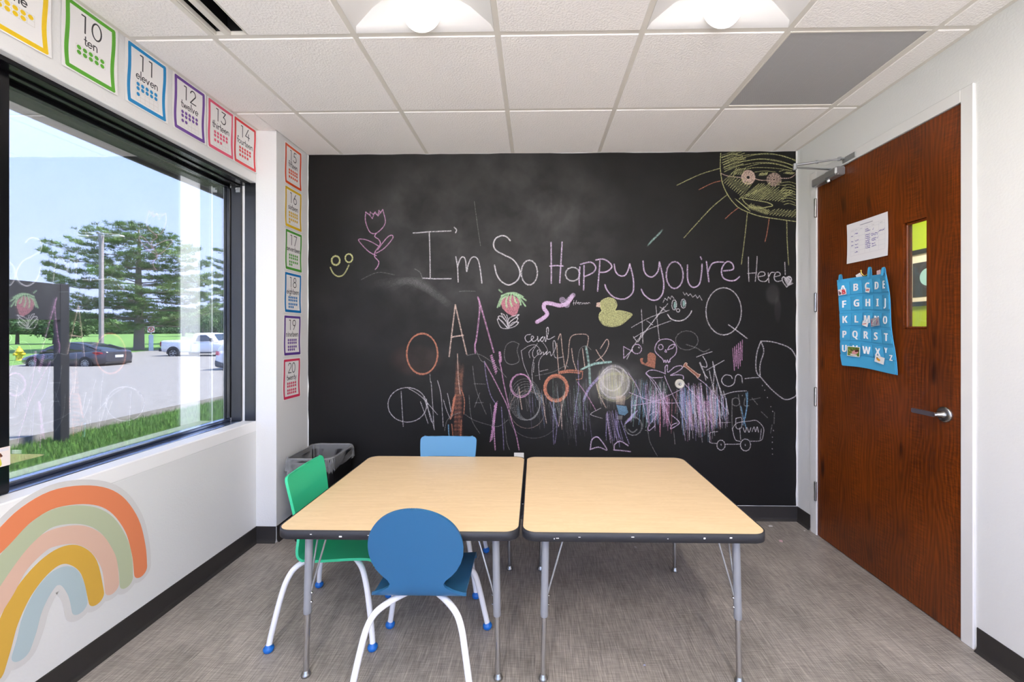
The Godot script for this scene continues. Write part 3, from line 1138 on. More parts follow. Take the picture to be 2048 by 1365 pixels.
	ce(yellow,2.5,0.3,1299,980,74,58,4)
	cn([yellow,white,dust_and_sheen],3,0.4,1221,886,1355,990,60,7,42,105)
	cf(blue,0.7,[1301,1055,1343,1060,1350,1086,1335,1099,1311,1094])
	cf(dust_and_sheen,0.6,[1304,1099,1327,1099,1324,1117,1301,1115])
	cf(bone,0.4,[1299,1016,1340,1016,1335,1055,1299,1052])
	cn([violet,lilac,violet],4,0.7,1257,1073,1304,1094,14,32,95,137)
	ck(violet,4,0.7,[1319,1120,1335,1167,1353,1216])
	ck(violet,4,0.7,[1299,1120,1306,1162,1319,1198])
	ce(dust_and_sheen,4,0.6,1371,1143,37,41,2)
	ck(dust_and_sheen,6,0.5,[1350,1156,1368,1169,1386,1156])
	cz(violet,4,0.7,1335,1135,1366,1094,21,-16,10)
	ck(lilac,5,0.9,[1192,1240,1197,1204,1213,1189,1231,1196,1261,1242,1226,1231,1191,1241])
	ck(lilac,5,0.9,[1291,1242,1294,1219,1317,1206,1349,1224])
	ck(lilac,5,0.9,[1289,1242,1324,1245,1359,1249])
	ce(lilac,4,0.85,1385,821,20,20,1)
	cl(lilac,4,0.85,[1367,831,1330,811,1331,860,1367,824])
	cl(white,6,0.9,[1393,814,1395,815])
	ck(white,3.5,0.8,[1363,731,1434,692,1519,659])
	ck(white,3.5,0.8,[1371,775,1440,736,1527,703])
	ck(white,3.5,0.8,[1404,654,1408,725,1410,797])
	ck(white,3.5,0.8,[1464,640,1471,714,1479,787])
	ck(white,3.5,0.8,[1513,632,1440,722,1379,797,1344,863])
	ck(white,3.5,0.8,[1497,646,1434,731,1390,791])
	cl(white,3.5,0.8,[1481,646,1505,662])
	cl(white,3.5,0.8,[1426,703,1451,720])
	ck(white,3.5,0.8,[1371,769,1390,791,1404,753])
	cf(orange,0.75,[1398,866,1403,859,1412,859,1409,873,1421,883,1430,873,1430,844,1441,835,1456,839,1465,851,1461,903,1427,892,1405,883])
	ce(white,4,0.85,1540,637,10,21,1)
	ce(white,4,0.85,1578,632,10,19,1)
	cf(teal,0.8,[1539,626,1546,624,1550,640,1543,657,1538,646])
	cf(teal,0.8,[1575,621,1583,618,1587,635,1580,648,1575,640])
	ce(white,3.5,0.85,1556,660,7,7,1)
	ck(white,5,0.85,[1513,677,1527,695,1554,704,1582,698,1603,679,1612,662])
	cl(white,3.5,0.85,[1494,626,1502,610,1511,618,1516,604,1524,613,1530,599,1539,610])
	cl(white,3.5,0.85,[1577,585,1584,596,1590,588,1598,599,1606,591,1617,605,1628,596,1636,610,1644,599,1655,618])
	ce(white,5,0.85,1744,664,73,98,1)
	ck(white,5,0.85,[1764,720,1802,747,1841,777])
	ce(dust_and_sheen,4,0.6,1592,785,47,40,1)
	ck(dust_and_sheen,5,0.5,[1590,802,1631,816,1661,832,1685,821])
	ck(lilac,4,0.85,[1497,876,1492,863,1464,835,1461,813,1475,788,1502,779,1532,786,1549,813,1546,841,1524,863,1522,874])
	ck(lilac,4,0.85,[1497,876,1502,868,1506,877,1512,867,1516,877,1522,872])
	ce(lilac,4,0.85,1484,813,10,11,1)
	ck(lilac,4,0.85,[1513,824,1522,808,1541,801,1535,816,1513,824])
	ck(lilac,3,0.85,[1501,832,1505,824,1508,834,1501,832])
	ck(lilac,4,0.85,[1503,925,1503,895,1512,889,1514,917,1543,895,1569,891,1572,901,1550,917,1525,930,1554,928,1576,932,1578,946])
	ck(lilac,4,0.85,[1423,921,1438,910,1463,910,1503,923])
	ck(lilac,4,0.85,[1423,921,1445,939,1492,939])
	ck(lilac,4,0.85,[1438,1097,1460,1082,1469,1093,1434,1141,1436,1161,1460,1141])
	ck(lilac,4,0.85,[1529,1096,1561,1126,1543,1144,1525,1153,1532,1137,1550,1129])
	cf(orange,0.7,[1580,886,1587,877,1594,882,1594,890,1638,924,1647,926,1643,935,1636,941,1629,932,1587,897,1578,895])
	ck(bone,3,0.9,[1580,886,1587,878,1594,882,1594,890,1638,924,1647,926,1643,935,1636,941,1629,932,1587,897,1578,895,1580,886])
	cz(pink,3.4,0.8,1781,818,1821,783,3,92,5)
	ck(white,5,0.75,[1897,788,1945,791,2010,813,2037,846,2047,889,2044,998,2032,1020,1999,1030,1972,1015,1935,982,1902,944,1878,911,1880,840,1897,788])
	ck(white,5,0.75,[1897,788,1909,829,1894,884,1894,933])
	ck(white,4,0.8,[1780,944,1772,931,1750,929,1736,947,1742,966,1764,976,1786,964,1794,933,1807,927,1818,936,1821,961])
	ck(white,4,0.8,[1832,944,1859,940,1889,939])
	ck(white,4,0.8,[1633,854,1663,842,1696,832])
	ck(white,4,0.8,[1658,851,1671,873,1674,895,1655,893])
	ck(white,4,0.8,[1674,909,1707,890,1746,868])
	ck(white,4,0.8,[1739,1013,1783,999,1837,994])
	ck(white,4,0.8,[1647,876,1663,917,1671,950])
	ck(white,4,0.8,[1685,912,1696,961,1707,999])
	ck(white,4,0.8,[1699,873,1707,917,1734,999,1742,1027])
	ck(dust_and_sheen,4,0.6,[1805,1010,1810,1048,1821,1109])
	ck(dust_and_sheen,4,0.6,[1832,1024,1829,1054,1848,1056])
	cl(dust_and_sheen,4,0.6,[1851,1032,1894,1023])
	cl(dust_and_sheen,4,0.6,[1861,1024,1883,1051])
	cl(dust_and_sheen,4,0.6,[1899,1081,1924,1105])
	cl(dust_and_sheen,4,0.6,[1953,1083,1951,1130])
	cl(dust_and_sheen,4,0.6,[1943,1135,1937,1168])
	ck(dust_and_sheen,4,0.6,[1780,1027,1778,1098,1780,1158])
	ce(dust_and_sheen,4,0.6,1794,1040,16,17,1)
	ck(blue,5,0.7,[1842,999,1841,1048,1832,1108])
	ck(blue,5,0.7,[1836,1004,1840,1059,1824,1136])
	ck(blue,5,0.7,[1815,1059,1826,1108,1837,1152])
	ck(white,3.5,0.75,[1720,1164,1688,1169,1687,1191,1689,1210,1718,1213])
	ck(white,3.5,0.75,[1748,1216,1783,1216,1813,1215])
	ck(white,3.5,0.75,[1780,1152,1799,1128,1848,1120,1880,1118,1907,1146,1907,1174,1897,1200,1853,1203])
	ck(white,3.5,0.75,[1780,1152,1786,1180,1794,1199,1813,1204])
	ck(white,3.5,0.75,[1824,1147,1832,1166,1840,1147,1848,1166,1856,1147])
	ck(white,3.5,0.75,[1861,1163,1869,1144,1875,1163,1882,1144,1887,1166])
	ck(white,3.5,0.75,[1794,1109,1818,1107,1816,1147,1796,1148,1794,1109])
	cl(white,3.5,0.75,[1723,1128,1772,1125])
	cl(white,3.5,0.75,[1894,1198,1899,1152])
	cl(white,3.5,0.75,[1810,1147,1814,1196])
	ce(white,4,0.8,1733,1220,17,21,1)
	ce(white,4,0.8,1834,1219,21,25,1)
	cl(white,4,0.8,[1733,1216,1734,1220])
	cl(white,4,0.8,[1833,1217,1833,1221])
	cl(white,4,0.8,[1902,971,1903,973])
	cl(white,4,0.8,[1913,991,1913,992])
	cl(white,4,0.8,[1924,1021,1924,1022])
	cl(white,4,0.8,[1937,1059,1938,1060])
	cl(white,4,0.8,[1945,1078,1946,1080])
	cl(white,4,0.8,[1948,1157,1949,1159])
	cl(white,4,0.8,[1944,1185,1945,1186])
	cl(white,4,0.8,[1944,1206,1944,1208])
	cl(white,4,0.8,[1943,1234,1944,1235])
	cl(white,4,0.8,[1944,1256,1945,1257])
	cl(white,4,0.8,[1821,1013,1821,1014])
	ck(dust_and_sheen,3,0.7,[1420,1160,1431,1165,1440,1209,1470,1267])
	ck(dust_and_sheen,3,0.7,[1538,1165,1541,1192,1543,1217])
	cn([blue,dust_and_sheen,teal,violet],3,0.5,1365,943,1510,1009,70,-11,67,156)
	cn([teal,blue,lilac],3.5,0.7,1361,1009,1481,1038,40,-7,45,119)
	cn([lilac,white,pink],3.5,0.6,1419,958,1500,1023,30,15,74,156)
	cn([red,pink],4,0.75,1460,1001,1554,1038,16,-4,82,163)
	cn([white,lilac,violet,pink,bone,blue,white],3.4,0.75,1565,961,1717,1023,90,19,89,193)
	cn([white,bone,pink,lilac],4,0.8,1580,1008,1739,1059,44,15,59,141)
	cn([white,violet,blue],3.5,0.7,1550,972,1623,1008,36,15,59,148)
	cn([lilac,blue,white],3.5,0.7,1699,1008,1768,1037,22,11,74,126)
	ck(lilac,3.5,0.8,[1423,921,1481,1009,1525,1140])
	ck(lilac,3.5,0.8,[1350,921,1394,994,1430,1126])
	ck(lilac,3.5,0.8,[1423,925,1463,961,1514,1056])
	ck(lilac,3.5,0.8,[1638,943,1681,979,1754,1074])
	ck(lilac,3.5,0.8,[1583,965,1645,1038,1696,1132])
	ck(lilac,3.5,0.8,[1354,1002,1463,1042,1565,1045])
	ck(lilac,3.5,0.8,[1500,932,1514,968,1547,1038,1594,1133])
	ck(lilac,3.5,0.8,[1365,1057,1463,1038,1572,987])
	ck(white,4,0.8,[1699,873,1717,950,1732,1008,1739,1096])
	ck(white,4,0.8,[1707,888,1703,950,1699,1023])
	ck(white,4,0.8,[1645,879,1663,921,1678,942])
	ck(white,4,0.8,[1743,995,1754,1037,1764,1092])

# ==================================================================== window, frame and glass
func build_window() -> void:
	for k in 2:
		var w := struct("window_%d" % (k + 1), ["large fixed window with black frame onto the car park", "second fixed window of the same run, beside the camera"][k])
		var z0: float = [ZP, -1.33][k]       # far end
		var z1: float = [-1.33, 0.66][k]     # near end
		# bottom rail, glazing stop
		bx(w, "bottom_rail", Vector3(-1.965, 0.69, z0), Vector3(-1.845, 0.766, z1), M.rail, 0.003)
		bx(w, "glazing_stop", Vector3(-1.948, 0.766, z0 + 0.01), Vector3(-1.908, 0.784, z1), M.rail, 0.004)
		bx(w, "head_rail", Vector3(-1.965, 2.244, z0), Vector3(-1.790, 2.264, z1), M.bronze, 0.002)
		bx(w, "head_stop", Vector3(-1.945, 2.228, z0 + 0.01), Vector3(-1.912, 2.245, z1), M.bronze, 0.003)
		bx(w, "head_bead", Vector3(-1.870, 2.236, z0 + 0.012), Vector3(-1.846, 2.245, z1), M.bronze, 0.002)
		if k == 0:
			bx(w, "liner", Vector3(-1.826, 0.765, ZP), Vector3(-1.757, 2.262, ZP + 0.004), M.liner, 0.001)
			bx(w, "jamb", Vector3(-1.908, 0.766, ZP), Vector3(-1.842, 2.245, ZP + 0.010), M.bronze_dull, 0.002)
			bx(w, "jamb_stop", Vector3(-1.934, 0.784, ZP), Vector3(-1.911, 2.23, ZP + 0.016), M.bronze, 0.003)
			bx(w, "gasket", Vector3(-1.947, 0.784, ZP), Vector3(-1.935, 2.23, ZP + 0.018), M.rubber)
			var st := st_new()
			box(st, Vector3(-1.862, 2.215, ZP + 0.013), Vector3(0.026, 0.030, 0.006), 0.001)
			box(st, Vector3(-1.868, 2.220, ZP + 0.020), Vector3(0.008, 0.012, 0.010), 0.002)
			put(w, "shade_bracket", st, M.silver)
		else:
			bx(w, "jamb", Vector3(-1.965, 0.766, 0.60), Vector3(-1.845, 2.245, 0.66), M.bronze, 0.003)
		bx(w, "mullion", Vector3(-1.965, 0.766, [-1.43, -1.33][k]), Vector3(-1.845, 2.245, [-1.33, -1.31][k]), M.bronze, 0.003)
		bx(w, "pane", Vector3(-1.940, 0.775, [ZP + 0.005, -1.32][k]), Vector3(-1.934, 2.240, [-1.42, 0.62][k]), M.pane)
	var rw := struct("window_3", "added wide window for fill daylight, unseen in the wall behind the camera")  # added glazing, out of view, that floods the room with even daylight
	for x in [XL, -0.6, 0.62, XR - 0.04]:
		bx(rw, "mullion", Vector3(x, 0.06, ZR + 0.03), Vector3(x + 0.04, 2.52, ZR + 0.12), M.silver, 0.003)
	for y in [0.06, 2.48]:
		bx(rw, "rail", Vector3(XL + 0.04, y, ZR + 0.032), Vector3(XR - 0.04, y + 0.04, ZR + 0.118), M.silver, 0.003)
	bx(rw, "pane", Vector3(XL + 0.02, 0.08, ZR + 0.07), Vector3(XR - 0.02, 2.50, ZR + 0.076), M.clear)
	# small picture card stuck on the mullion
	var c := Cv.new(128, 128, Color8(238, 226, 220))
	c.rect(8, 8, 120, 26, Color8(226, 222, 226))
	c.dab(62, 84, 66, 108, 20, Color8(206, 200, 70))
	c.dab(64, 58, 66, 58, 17, Color8(226, 178, 148))
	c.line([Vector2(46, 58), Vector2(54, 42), Vector2(76, 40), Vector2(84, 56)], 6, Color8(92, 52, 34))
	c.line([Vector2(46, 86), Vector2(30, 74)], 4, Color8(226, 178, 148))
	var t := thing("picture_card", "small white card with a drawn child in yellow stuck on the black window mullion", "card", Vector3(-1.8425, 0.864, -1.392))
	var st2 := st_new()
	sheet(st2, 0.072, 0.066, 0.0008, 0.0, Transform3D(Basis(Vector3.UP, PI / 2), Vector3(0, 0.033, 0)))
	put(t, "print", st2, painted(c, 0.4))

# a flat sheet standing in local x y with its print towards local +z, u and v from 0 to 1
func sheet(st: SurfaceTool, w: float, h: float, t: float, sag := 0.0, xf := Transform3D(), nx := 1, ny := 1) -> void:
	var g := []
	for i in ny + 1:
		var row := []
		for j in nx + 1:
			var u := float(j) / nx - 0.5
			var v := float(i) / ny - 0.5
			row.append(xf * Vector3(u * w, -v * h, sag * (u * u * 4.0 * 0.5 + v * v * 4.0 * 0.5)))
		g.append(row)
	shell(st, g, t)

# ==================================================================== door and what hangs on it
func build_door() -> void:
	var za := -2.741   # hinge edge
	var zb := -1.830   # latch edge
	var yt := 2.313
	var xf := XR - 0.002   # face of the leaf
	var xb := XR + 0.043
	var lz0 := -2.112
	var lz1 := -1.988
	var ly0 := 1.342
	var ly1 := 1.868
	var d := struct("door_1", "dark stained wooden door with narrow vision pane")
	var st := st_new()
	for q in [[za, lz0, 0.006, yt], [lz1, zb, 0.006, yt], [lz0, lz1, 0.006, ly0], [lz0, lz1, ly1, yt]]:
		box(st, Vector3((xf + xb) / 2, (q[2] + q[3]) / 2, (q[0] + q[1]) / 2), Vector3(xb - xf, q[3] - q[2], q[1] - q[0]))
	put(d, "leaf", st, M.oak)
	bx(d, "edge_band", Vector3(xf - 0.0004, 0.006, zb), Vector3(xb, yt, zb + 0.0025), M.oak_edge)
	# beads round the vision pane, set back in the opening
	for q in [[Vector3(xf + 0.016, (ly0 + ly1) / 2, lz0 + 0.006), Vector3(0.012, ly1 - ly0, 0.012)], [Vector3(xf + 0.016, (ly0 + ly1) / 2, lz1 - 0.006), Vector3(0.012, ly1 - ly0, 0.012)], [Vector3(xf + 0.016, ly0 + 0.006, (lz0 + lz1) / 2), Vector3(0.012, 0.012, lz1 - lz0)], [Vector3(xf + 0.016, ly1 - 0.006, (lz0 + lz1) / 2), Vector3(0.012, 0.012, lz1 - lz0)]]:
		st = st_new()
		box(st, q[0], q[1], 0.003)
		put(d, "glazing_bead", st, M.oak)
	bx(d, "vision_pane", Vector3(xf + 0.023, ly0, lz0), Vector3(xf + 0.029, ly1, lz1), M.clear)
	# hinges
	for y in [2.132, 1.517, 0.902, 0.286]:
		st = st_new()
		tube(st, [Vector3(xf - 0.010, y - 0.058, za - 0.006), Vector3(xf - 0.010, y + 0.058, za - 0.006)], 0.0075, 10)
		for s in [-1, 1]: lathe(st, [Vector2(0, 0.006), Vector2(0.006, 0.004), Vector2(0.0085, 0)], 10, Transform3D(Basis.from_scale(Vector3(1, s, 1)), Vector3(xf - 0.010, y + s * 0.058, za - 0.006)))
		for k in [-0.035, -0.012, 0.012, 0.035]: tube(st, [Vector3(xf - 0.010, y + k - 0.0008, za - 0.006), Vector3(xf - 0.010, y + k + 0.0008, za - 0.006)], 0.0081, 10)
		put(d, "hinge", st, M.nickel)
	# lever handle
	var hy := 0.958
	var hz := -1.900
	var out := Basis(Vector3(0, 0, 1), PI / 2)    # lathe axis towards the room (-x)
	var hd := Node3D.new()
	hd.name = "lever_handle"
	d.add_child(hd)
	st = st_new()
	lathe(st, [Vector2(0, 0.0095), Vector2(0.024, 0.0095), Vector2(0.032, 0.008), Vector2(0.0345, 0.004), Vector2(0.0345, 0)], 32, Transform3D(out, Vector3(xf, hy, hz)))
	put(hd, "rose", st, M.nickel)
	st = st_new()
	lathe(st, [Vector2(0.0155, 0), Vector2(0.0155, 0.018), Vector2(0.0105, 0.021), Vector2(0.0105, 0.052), Vector2(0.008, 0.055), Vector2(0, 0.055)], 20, Transform3D(out, Vector3(xf, hy, hz)))
	put(hd, "neck", st, M.nickel)
	st = st_new()
	var lv := round_rect(0.115, 0.021, 0.006, 4)
	prism(st, lv, -0.006, 0.006, Transform3D(Basis(Vector3.UP, -PI / 2), Vector3(xf - 0.050, hy, hz - 0.048)), true)
	put(hd, "grip", st, M.nickel)
	# closer: body on the leaf, two arms, shoe on the frame
	var cl3 := Node3D.new()
	cl3.name = "door_closer"
	d.add_child(cl3)
	st = st_new()
	box(st, Vector3(xf - 0.024, 2.283, -2.613), Vector3(0.048, 0.050, 0.236), 0.006)
	box(st, Vector3(xf - 0.030, 2.283, -2.545), Vector3(0.060, 0.048, 0.10), 0.008)
	put(cl3, "body", st, M.silver)
	st = st_new()
	lathe(st, [Vector2(0.017, 0), Vector2(0.017, 0.010), Vector2(0.013, 0.016), Vector2(0, 0.017)], 20, Transform3D(Basis.from_scale(Vector3(1, -1, 1)), Vector3(xf - 0.030, 2.258, -2.598)))
	put(cl3, "spindle_cap", st, M.chrome)
	var sp := Vector3(xf - 0.028, 2.322, -2.585)
	var elbow := Vector3(1.567, 2.318, -2.541)
	var shoe := Vector3(XR - 0.036, 2.350, -2.500)
	st = st_new()
	tube(st, [sp - Vector3(0, 0.02, 0), sp], 0.009, 10)
	box_between(st, sp, elbow, 0.020, 0.006)
	put(cl3, "main_arm", st, M.silver)
	st = st_new()
	tube(st, [elbow - Vector3(0, 0.014, 0), elbow + Vector3(0, 0.022, 0)], 0.010, 12)
	tube(st, [elbow + Vector3(0, 0.014, 0), elbow.lerp(shoe, 0.5) + Vector3(0, 0.008, 0)], 0.0075, 10)
	tube(st, [elbow.lerp(shoe, 0.48) + Vector3(0, 0.008, 0), elbow.lerp(shoe, 0.52) + Vector3(0, 0.008, 0)], 0.0105, 10)
	tube(st, [elbow.lerp(shoe, 0.5) + Vector3(0, 0.008, 0), shoe], 0.0052, 10)
	put(cl3, "forearm", st, M.silver)
	st = st_new()
	box(st, Vector3(XR - 0.014, 2.340, -2.455), Vector3(0.006, 0.032, 0.10), 0.002)
	box(st, Vector3(XR - 0.026, 2.350, -2.495), Vector3(0.026, 0.008, 0.022), 0.002)
	lathe(st, [Vector2(0.010, -0.008), Vector2(0.010, 0.010), Vector2(0, 0.011)], 12, Transform3D(Basis(), shoe))
	put(cl3, "shoe", st, M.silver)
	# frame
	var fr := struct("trim_1", "white steel frame round the door")
	bx(fr, "hinge_jamb", Vector3(XR - 0.010, 0, -2.800), Vector3(XR + 0.12, 2.372, za - 0.002), M.trim, 0.002)
	bx(fr, "latch_jamb", Vector3(XR - 0.010, 0, zb + 0.0045), Vector3(XR + 0.12, 2.372, -1.772), M.trim, 0.003)
	bx(fr, "head", Vector3(XR - 0.010, yt + 0.004, za - 0.002), Vector3(XR + 0.12, 2.372, zb + 0.0045), M.trim, 0.002)
	bx(fr, "stop", Vector3(xb, 0, za - 0.002), Vector3(xb + 0.03, yt + 0.004, za + 0.014), M.trim)
	bx(fr, "stop", Vector3(xb, 0, zb - 0.014), Vector3(xb + 0.03, yt + 0.004, zb + 0.0045), M.trim)
	# schedule sheet
	var W := 560
	var Hh := 450
	var c := Cv.new(W, Hh, Color8(236, 234, 236))
	var ln := Color8(196, 196, 206)
	c.line([Vector2(190, 46), Vector2(360, 46)], 5, Color8(150, 146, 160), 0.75, 0.3)
	for x in [50, 100, 170, 250, 320, 440, 520]: c.line([Vector2(x, 70), Vector2(x, 370)], 0.7, ln)
	for y in [70, 100, 160, 215, 270, 320, 370]: c.line([Vector2(50, y), Vector2(520, y)], 0.7, ln)
	for x in [60, 115, 185, 262, 345, 455]: c.line([Vector2(x, 86), Vector2(x + 34, 86)], 2.4, Color8(160, 158, 170), 0.7, 0.4)
	var ink := Color8(72, 58, 150)
	for q in [[60, 145, 26], [110, 128, 44], [60, 205, 26], [112, 205, 50], [60, 252, 30], [112, 250, 46], [112, 285, 46], [112, 335, 42], [258, 112, 44], [258, 132, 66], [258, 175, 66], [258, 195, 60], [258, 216, 64], [258, 238, 60], [258, 258, 62], [258, 278, 70], [258, 298, 74], [258, 318, 64], [335, 180, 86], [430, 170, 74], [340, 196, 60], [340, 232, 66], [340, 250, 60], [346, 288, 50], [346, 312, 58]]:
		var o := []
		for i in int(q[2] / 3) + 1: o.append(Vector2(q[0] + i * 3, q[1] + (c.rf() - 0.5) * 13.0))
		c.line(o, 1.7, ink)
	for p in [[356, 132], [500, 168], [412, 196], [414, 236]]: c.line([Vector2(p[0], p[1]), Vector2(p[0] + 6, p[1] + 7), Vector2(p[0] + 16, p[1] - 12)], 1.5, ink)
	var t := thing("schedule_sheet", "white laminated sheet with a handwritten purple schedule taped on the door", "paper", Vector3(xf - 0.001, 1.724, -2.335), -PI / 2)
	st = st_new()
	sheet(st, 0.283, 0.228, 0.0008, 0.006, Transform3D(Basis(Vector3(0, 0, 1), 0.0), Vector3(0, 0.114, 0.0015)), 8, 4)
	put(t, "page", st, painted(c, 0.3))
	# brass hook
	t = thing("coat_hook", "small polished brass hook on the door above the blue chart", "hook", Vector3(xf, 1.632, -2.318), -PI / 2)
	st = st_new()
	prism(st, round_rect(0.022, 0.052, 0.010, 5), 0, 0.004, Transform3D(Basis(), Vector3(0, 0.028, 0)), true)
	put(t, "plate", st, M.brass)
	st = st_new()
	tube(st, curve([Vector3(0, 0.022, 0.003), Vector3(0, 0.010, 0.014), Vector3(-0.002, 0.004, 0.028), Vector3(-0.006, 0.014, 0.040), Vector3(-0.008, 0.028, 0.042)], 5), 0.0042, 10)
	lathe(st, [Vector2(0, 0.007), Vector2(0.005, 0.005), Vector2(0.007, 0), Vector2(0.005, -0.005), Vector2(0, -0.007)], 12, Transform3D(Basis(), Vector3(-0.008, 0.031, 0.042)))
	put(t, "prong", st, M.brass)
	pocket_chart(xf)

func box_between(st: SurfaceTool, a: Vector3, b: Vector3, w: float, t: float) -> void:
	var d := (b - a).normalized()
	var side := d.cross(Vector3.UP).normalized()
	var up := side.cross(d)
	box(st, (a + b) / 2, Vector3((b - a).length(), t, w), minf(t, w) * 0.2, Basis(d, up, side))

func chart_pt(u: float, v: float, out := 0.0) -> Vector3:
	# u across 0..1, v down 0..1 -> the hanging felt, local to the chart (x right, y up, z off the door)
	var n := 24
	var x := 0.0
	var z := 0.0
	var k := 1.0 - v * 0.85
	for i in n:
		var u0 := float(i) / n
		if u0 >= u: break
		var ds := minf(1.0 / n, u - u0) * 0.372
		var ang := deg_to_rad(lerpf(26.0, -30.0, u0 + 0.5 / n)) * k
		x += cos(ang) * ds
		z -= sin(ang) * ds
	var lean := 0.048 + 0.007 * v + 0.006 * sin(v * 7.0)
	var base := 0.034 * k + 0.014 + 0.006 * sin(v * 9.0 + u * 4.0) * v
	return Vector3(x + lean - 0.186, -v * 0.505 + 0.004 * sin(u * 5.0) - 0.012 * u * v, z + base + out)

func pocket_chart(xf: float) -> void:
	var felt := mat(Color8(66, 166, 214), 0.95)
	felt.rim_enabled = true
	felt.rim = 0.4
	bumpy(felt, 0.09, 14.0, 0.5)
	var whitefelt := mat(Color8(240, 241, 243), 0.9)
	var t := thing("pocket_chart", "blue felt alphabet pocket chart with white letters hanging from the brass hook", "pocket chart", Vector3(xf, 1.120, -2.362), -PI / 2)
	var up := Vector3(0, 0.512, 0)
	var st := st_new()
	var g := []
	for i in 31:
		var row := []
		for j in 17: row.append(chart_pt(j / 16.0, i / 30.0) + up)
		g.append(row)
	shell(st, g, 0.003)
	put(t, "backing", st, felt)
	# hem along the bottom, with the taller pocket
	var letters := ["ABCDE", "FGHIJ", "KLMNO", "PQRST", "UVWX?"]
	var tops := [0.02, 0.195, 0.375, 0.545, 0.715]
	var bots := [0.185, 0.362, 0.535, 0.705, 0.862]
	for r in 5:
		for q in 5:
			var pk := []
			for i in 7:
				var row := []
				for j in 6:
					var u := (q + 0.04 + 0.92 * j / 5.0) / 5.0
					var v := lerpf(tops[r] + 0.02, bots[r], i / 6.0)
					var puff := 0.0045 + 0.004 * sin(PI * j / 5.0) * (1.0 - i / 6.0)
					row.append(chart_pt(u, v, puff) + up)
				pk.append(row)
			st = st_new()
			shell(st, pk, 0.002)
			var po := put(t, "pocket", st, felt)
			var chs: String = letters[r][q]
			if chs == "?":
				_felt_letter(po, "Y", 0.86, tops[r] + 0.055, 0.036, whitefelt, up)
				_felt_letter(po, "Z", 0.935, tops[r] + 0.125, 0.040, whitefelt, up)
			else:
				_felt_letter(po, chs, (q + 0.5) / 5.0, (tops[r] + bots[r]) / 2 + 0.012, 0.056, whitefelt, up)
	st = st_new()
	var hm := []
	for i in 5:
		var row := []
		for j in 13: row.append(chart_pt(0.005 + 0.99 * j / 12.0, lerpf(0.868, 0.995, i / 4.0), 0.006) + up)
		hm.append(row)
	shell(st, hm, 0.002)
	put(t, "bottom_pocket", st, felt)
	for u in [0.06, 0.55, 0.93]:
		st = st_new()
		var a := chart_pt(u, 0.0) + up
		var hgt := 0.046 if u == 0.55 else 0.030
		var lp := []
		for i in 9:
			var s := PI * i / 8.0
			var row := []
			for j in 2: row.append(a + Vector3((j - 0.5) * 0.014, -0.012 + (hgt + 0.012) * sin(s), 0.004 - cos(s) * 0.007))
			lp.append(row)
		shell(st, lp, 0.002)
		put(t, "loop", st, felt)
	# cards tucked into the pockets
	var defs := [
		["small card with a black and a red B tucked below the letter A", 0.10, 0.150, 0.046, 0.034, 0.10, "ab"],
		["small white card with a red mark tucked below the letter C", 0.53, 0.155, 0.030, 0.026, -0.25, "bar"],
		["white card corner peeking over the top edge above the letter B", 0.33, -0.010, 0.036, 0.030, 0.35, "blank"],
		["pale pink card peeking over the top edge beside the middle loop", 0.72, -0.015, 0.036, 0.032, 0.05, "pink"],
		["white torn card tucked below the letter M", 0.50, 0.515, 0.040, 0.026, -0.3, "scrap"],
		["grey patterned card tucked below the letter N", 0.70, 0.490, 0.066, 0.044, 0.12, "grey"],
		["photo card of green plants and a pink face covering the letter V", 0.285, 0.828, 0.088, 0.056, -0.04, "photo"],
		["white card with an orange bird tucked below the letter X", 0.735, 0.875, 0.064, 0.036, -0.2, "bird"]]
	for e in defs:
		var p: Vector3 = chart_pt(e[1], maxf(e[2], 0.0), 0.016 if e[2] > 0 else -0.004) + up - Vector3(0, minf(e[2], 0.0) * 0.5, 0)
		var wp: Vector3 = t.position + p.rotated(Vector3.UP, -PI / 2)
		var c := card_print(e[6])
		var k := thing("picture_card", e[0], "card", wp - Vector3(0, e[4] * 0.5, 0), -PI / 2, "cards in the blue pocket chart")
		st = st_new()
		var ang := deg_to_rad(lerpf(26.0, -30.0, e[1])) * (1.0 - maxf(e[2], 0.0) * 0.85)
		sheet(st, e[3], e[4], 0.001, 0.0, Transform3D(Basis(Vector3.UP, ang) * Basis(Vector3(0, 0, 1), e[5]), Vector3(0, e[4] * 0.5, 0)))
		put(k, "print", st, painted(c, 0.45))

func _felt_letter(po: Node3D, ch: String, u: float, v: float, size: float, m: Material, up: Vector3) -> void:
	var p := chart_pt(u, v, 0.0098) + up
	var dx := (chart_pt(minf(u + 0.05, 1.0), v) - chart_pt(u - 0.05, v)).normalized()
	var mi := lettering(po, "letter", ch, size, m, p, 0.002)
	mi.basis = Basis(dx, Vector3.UP, dx.cross(Vector3.UP).normalized())

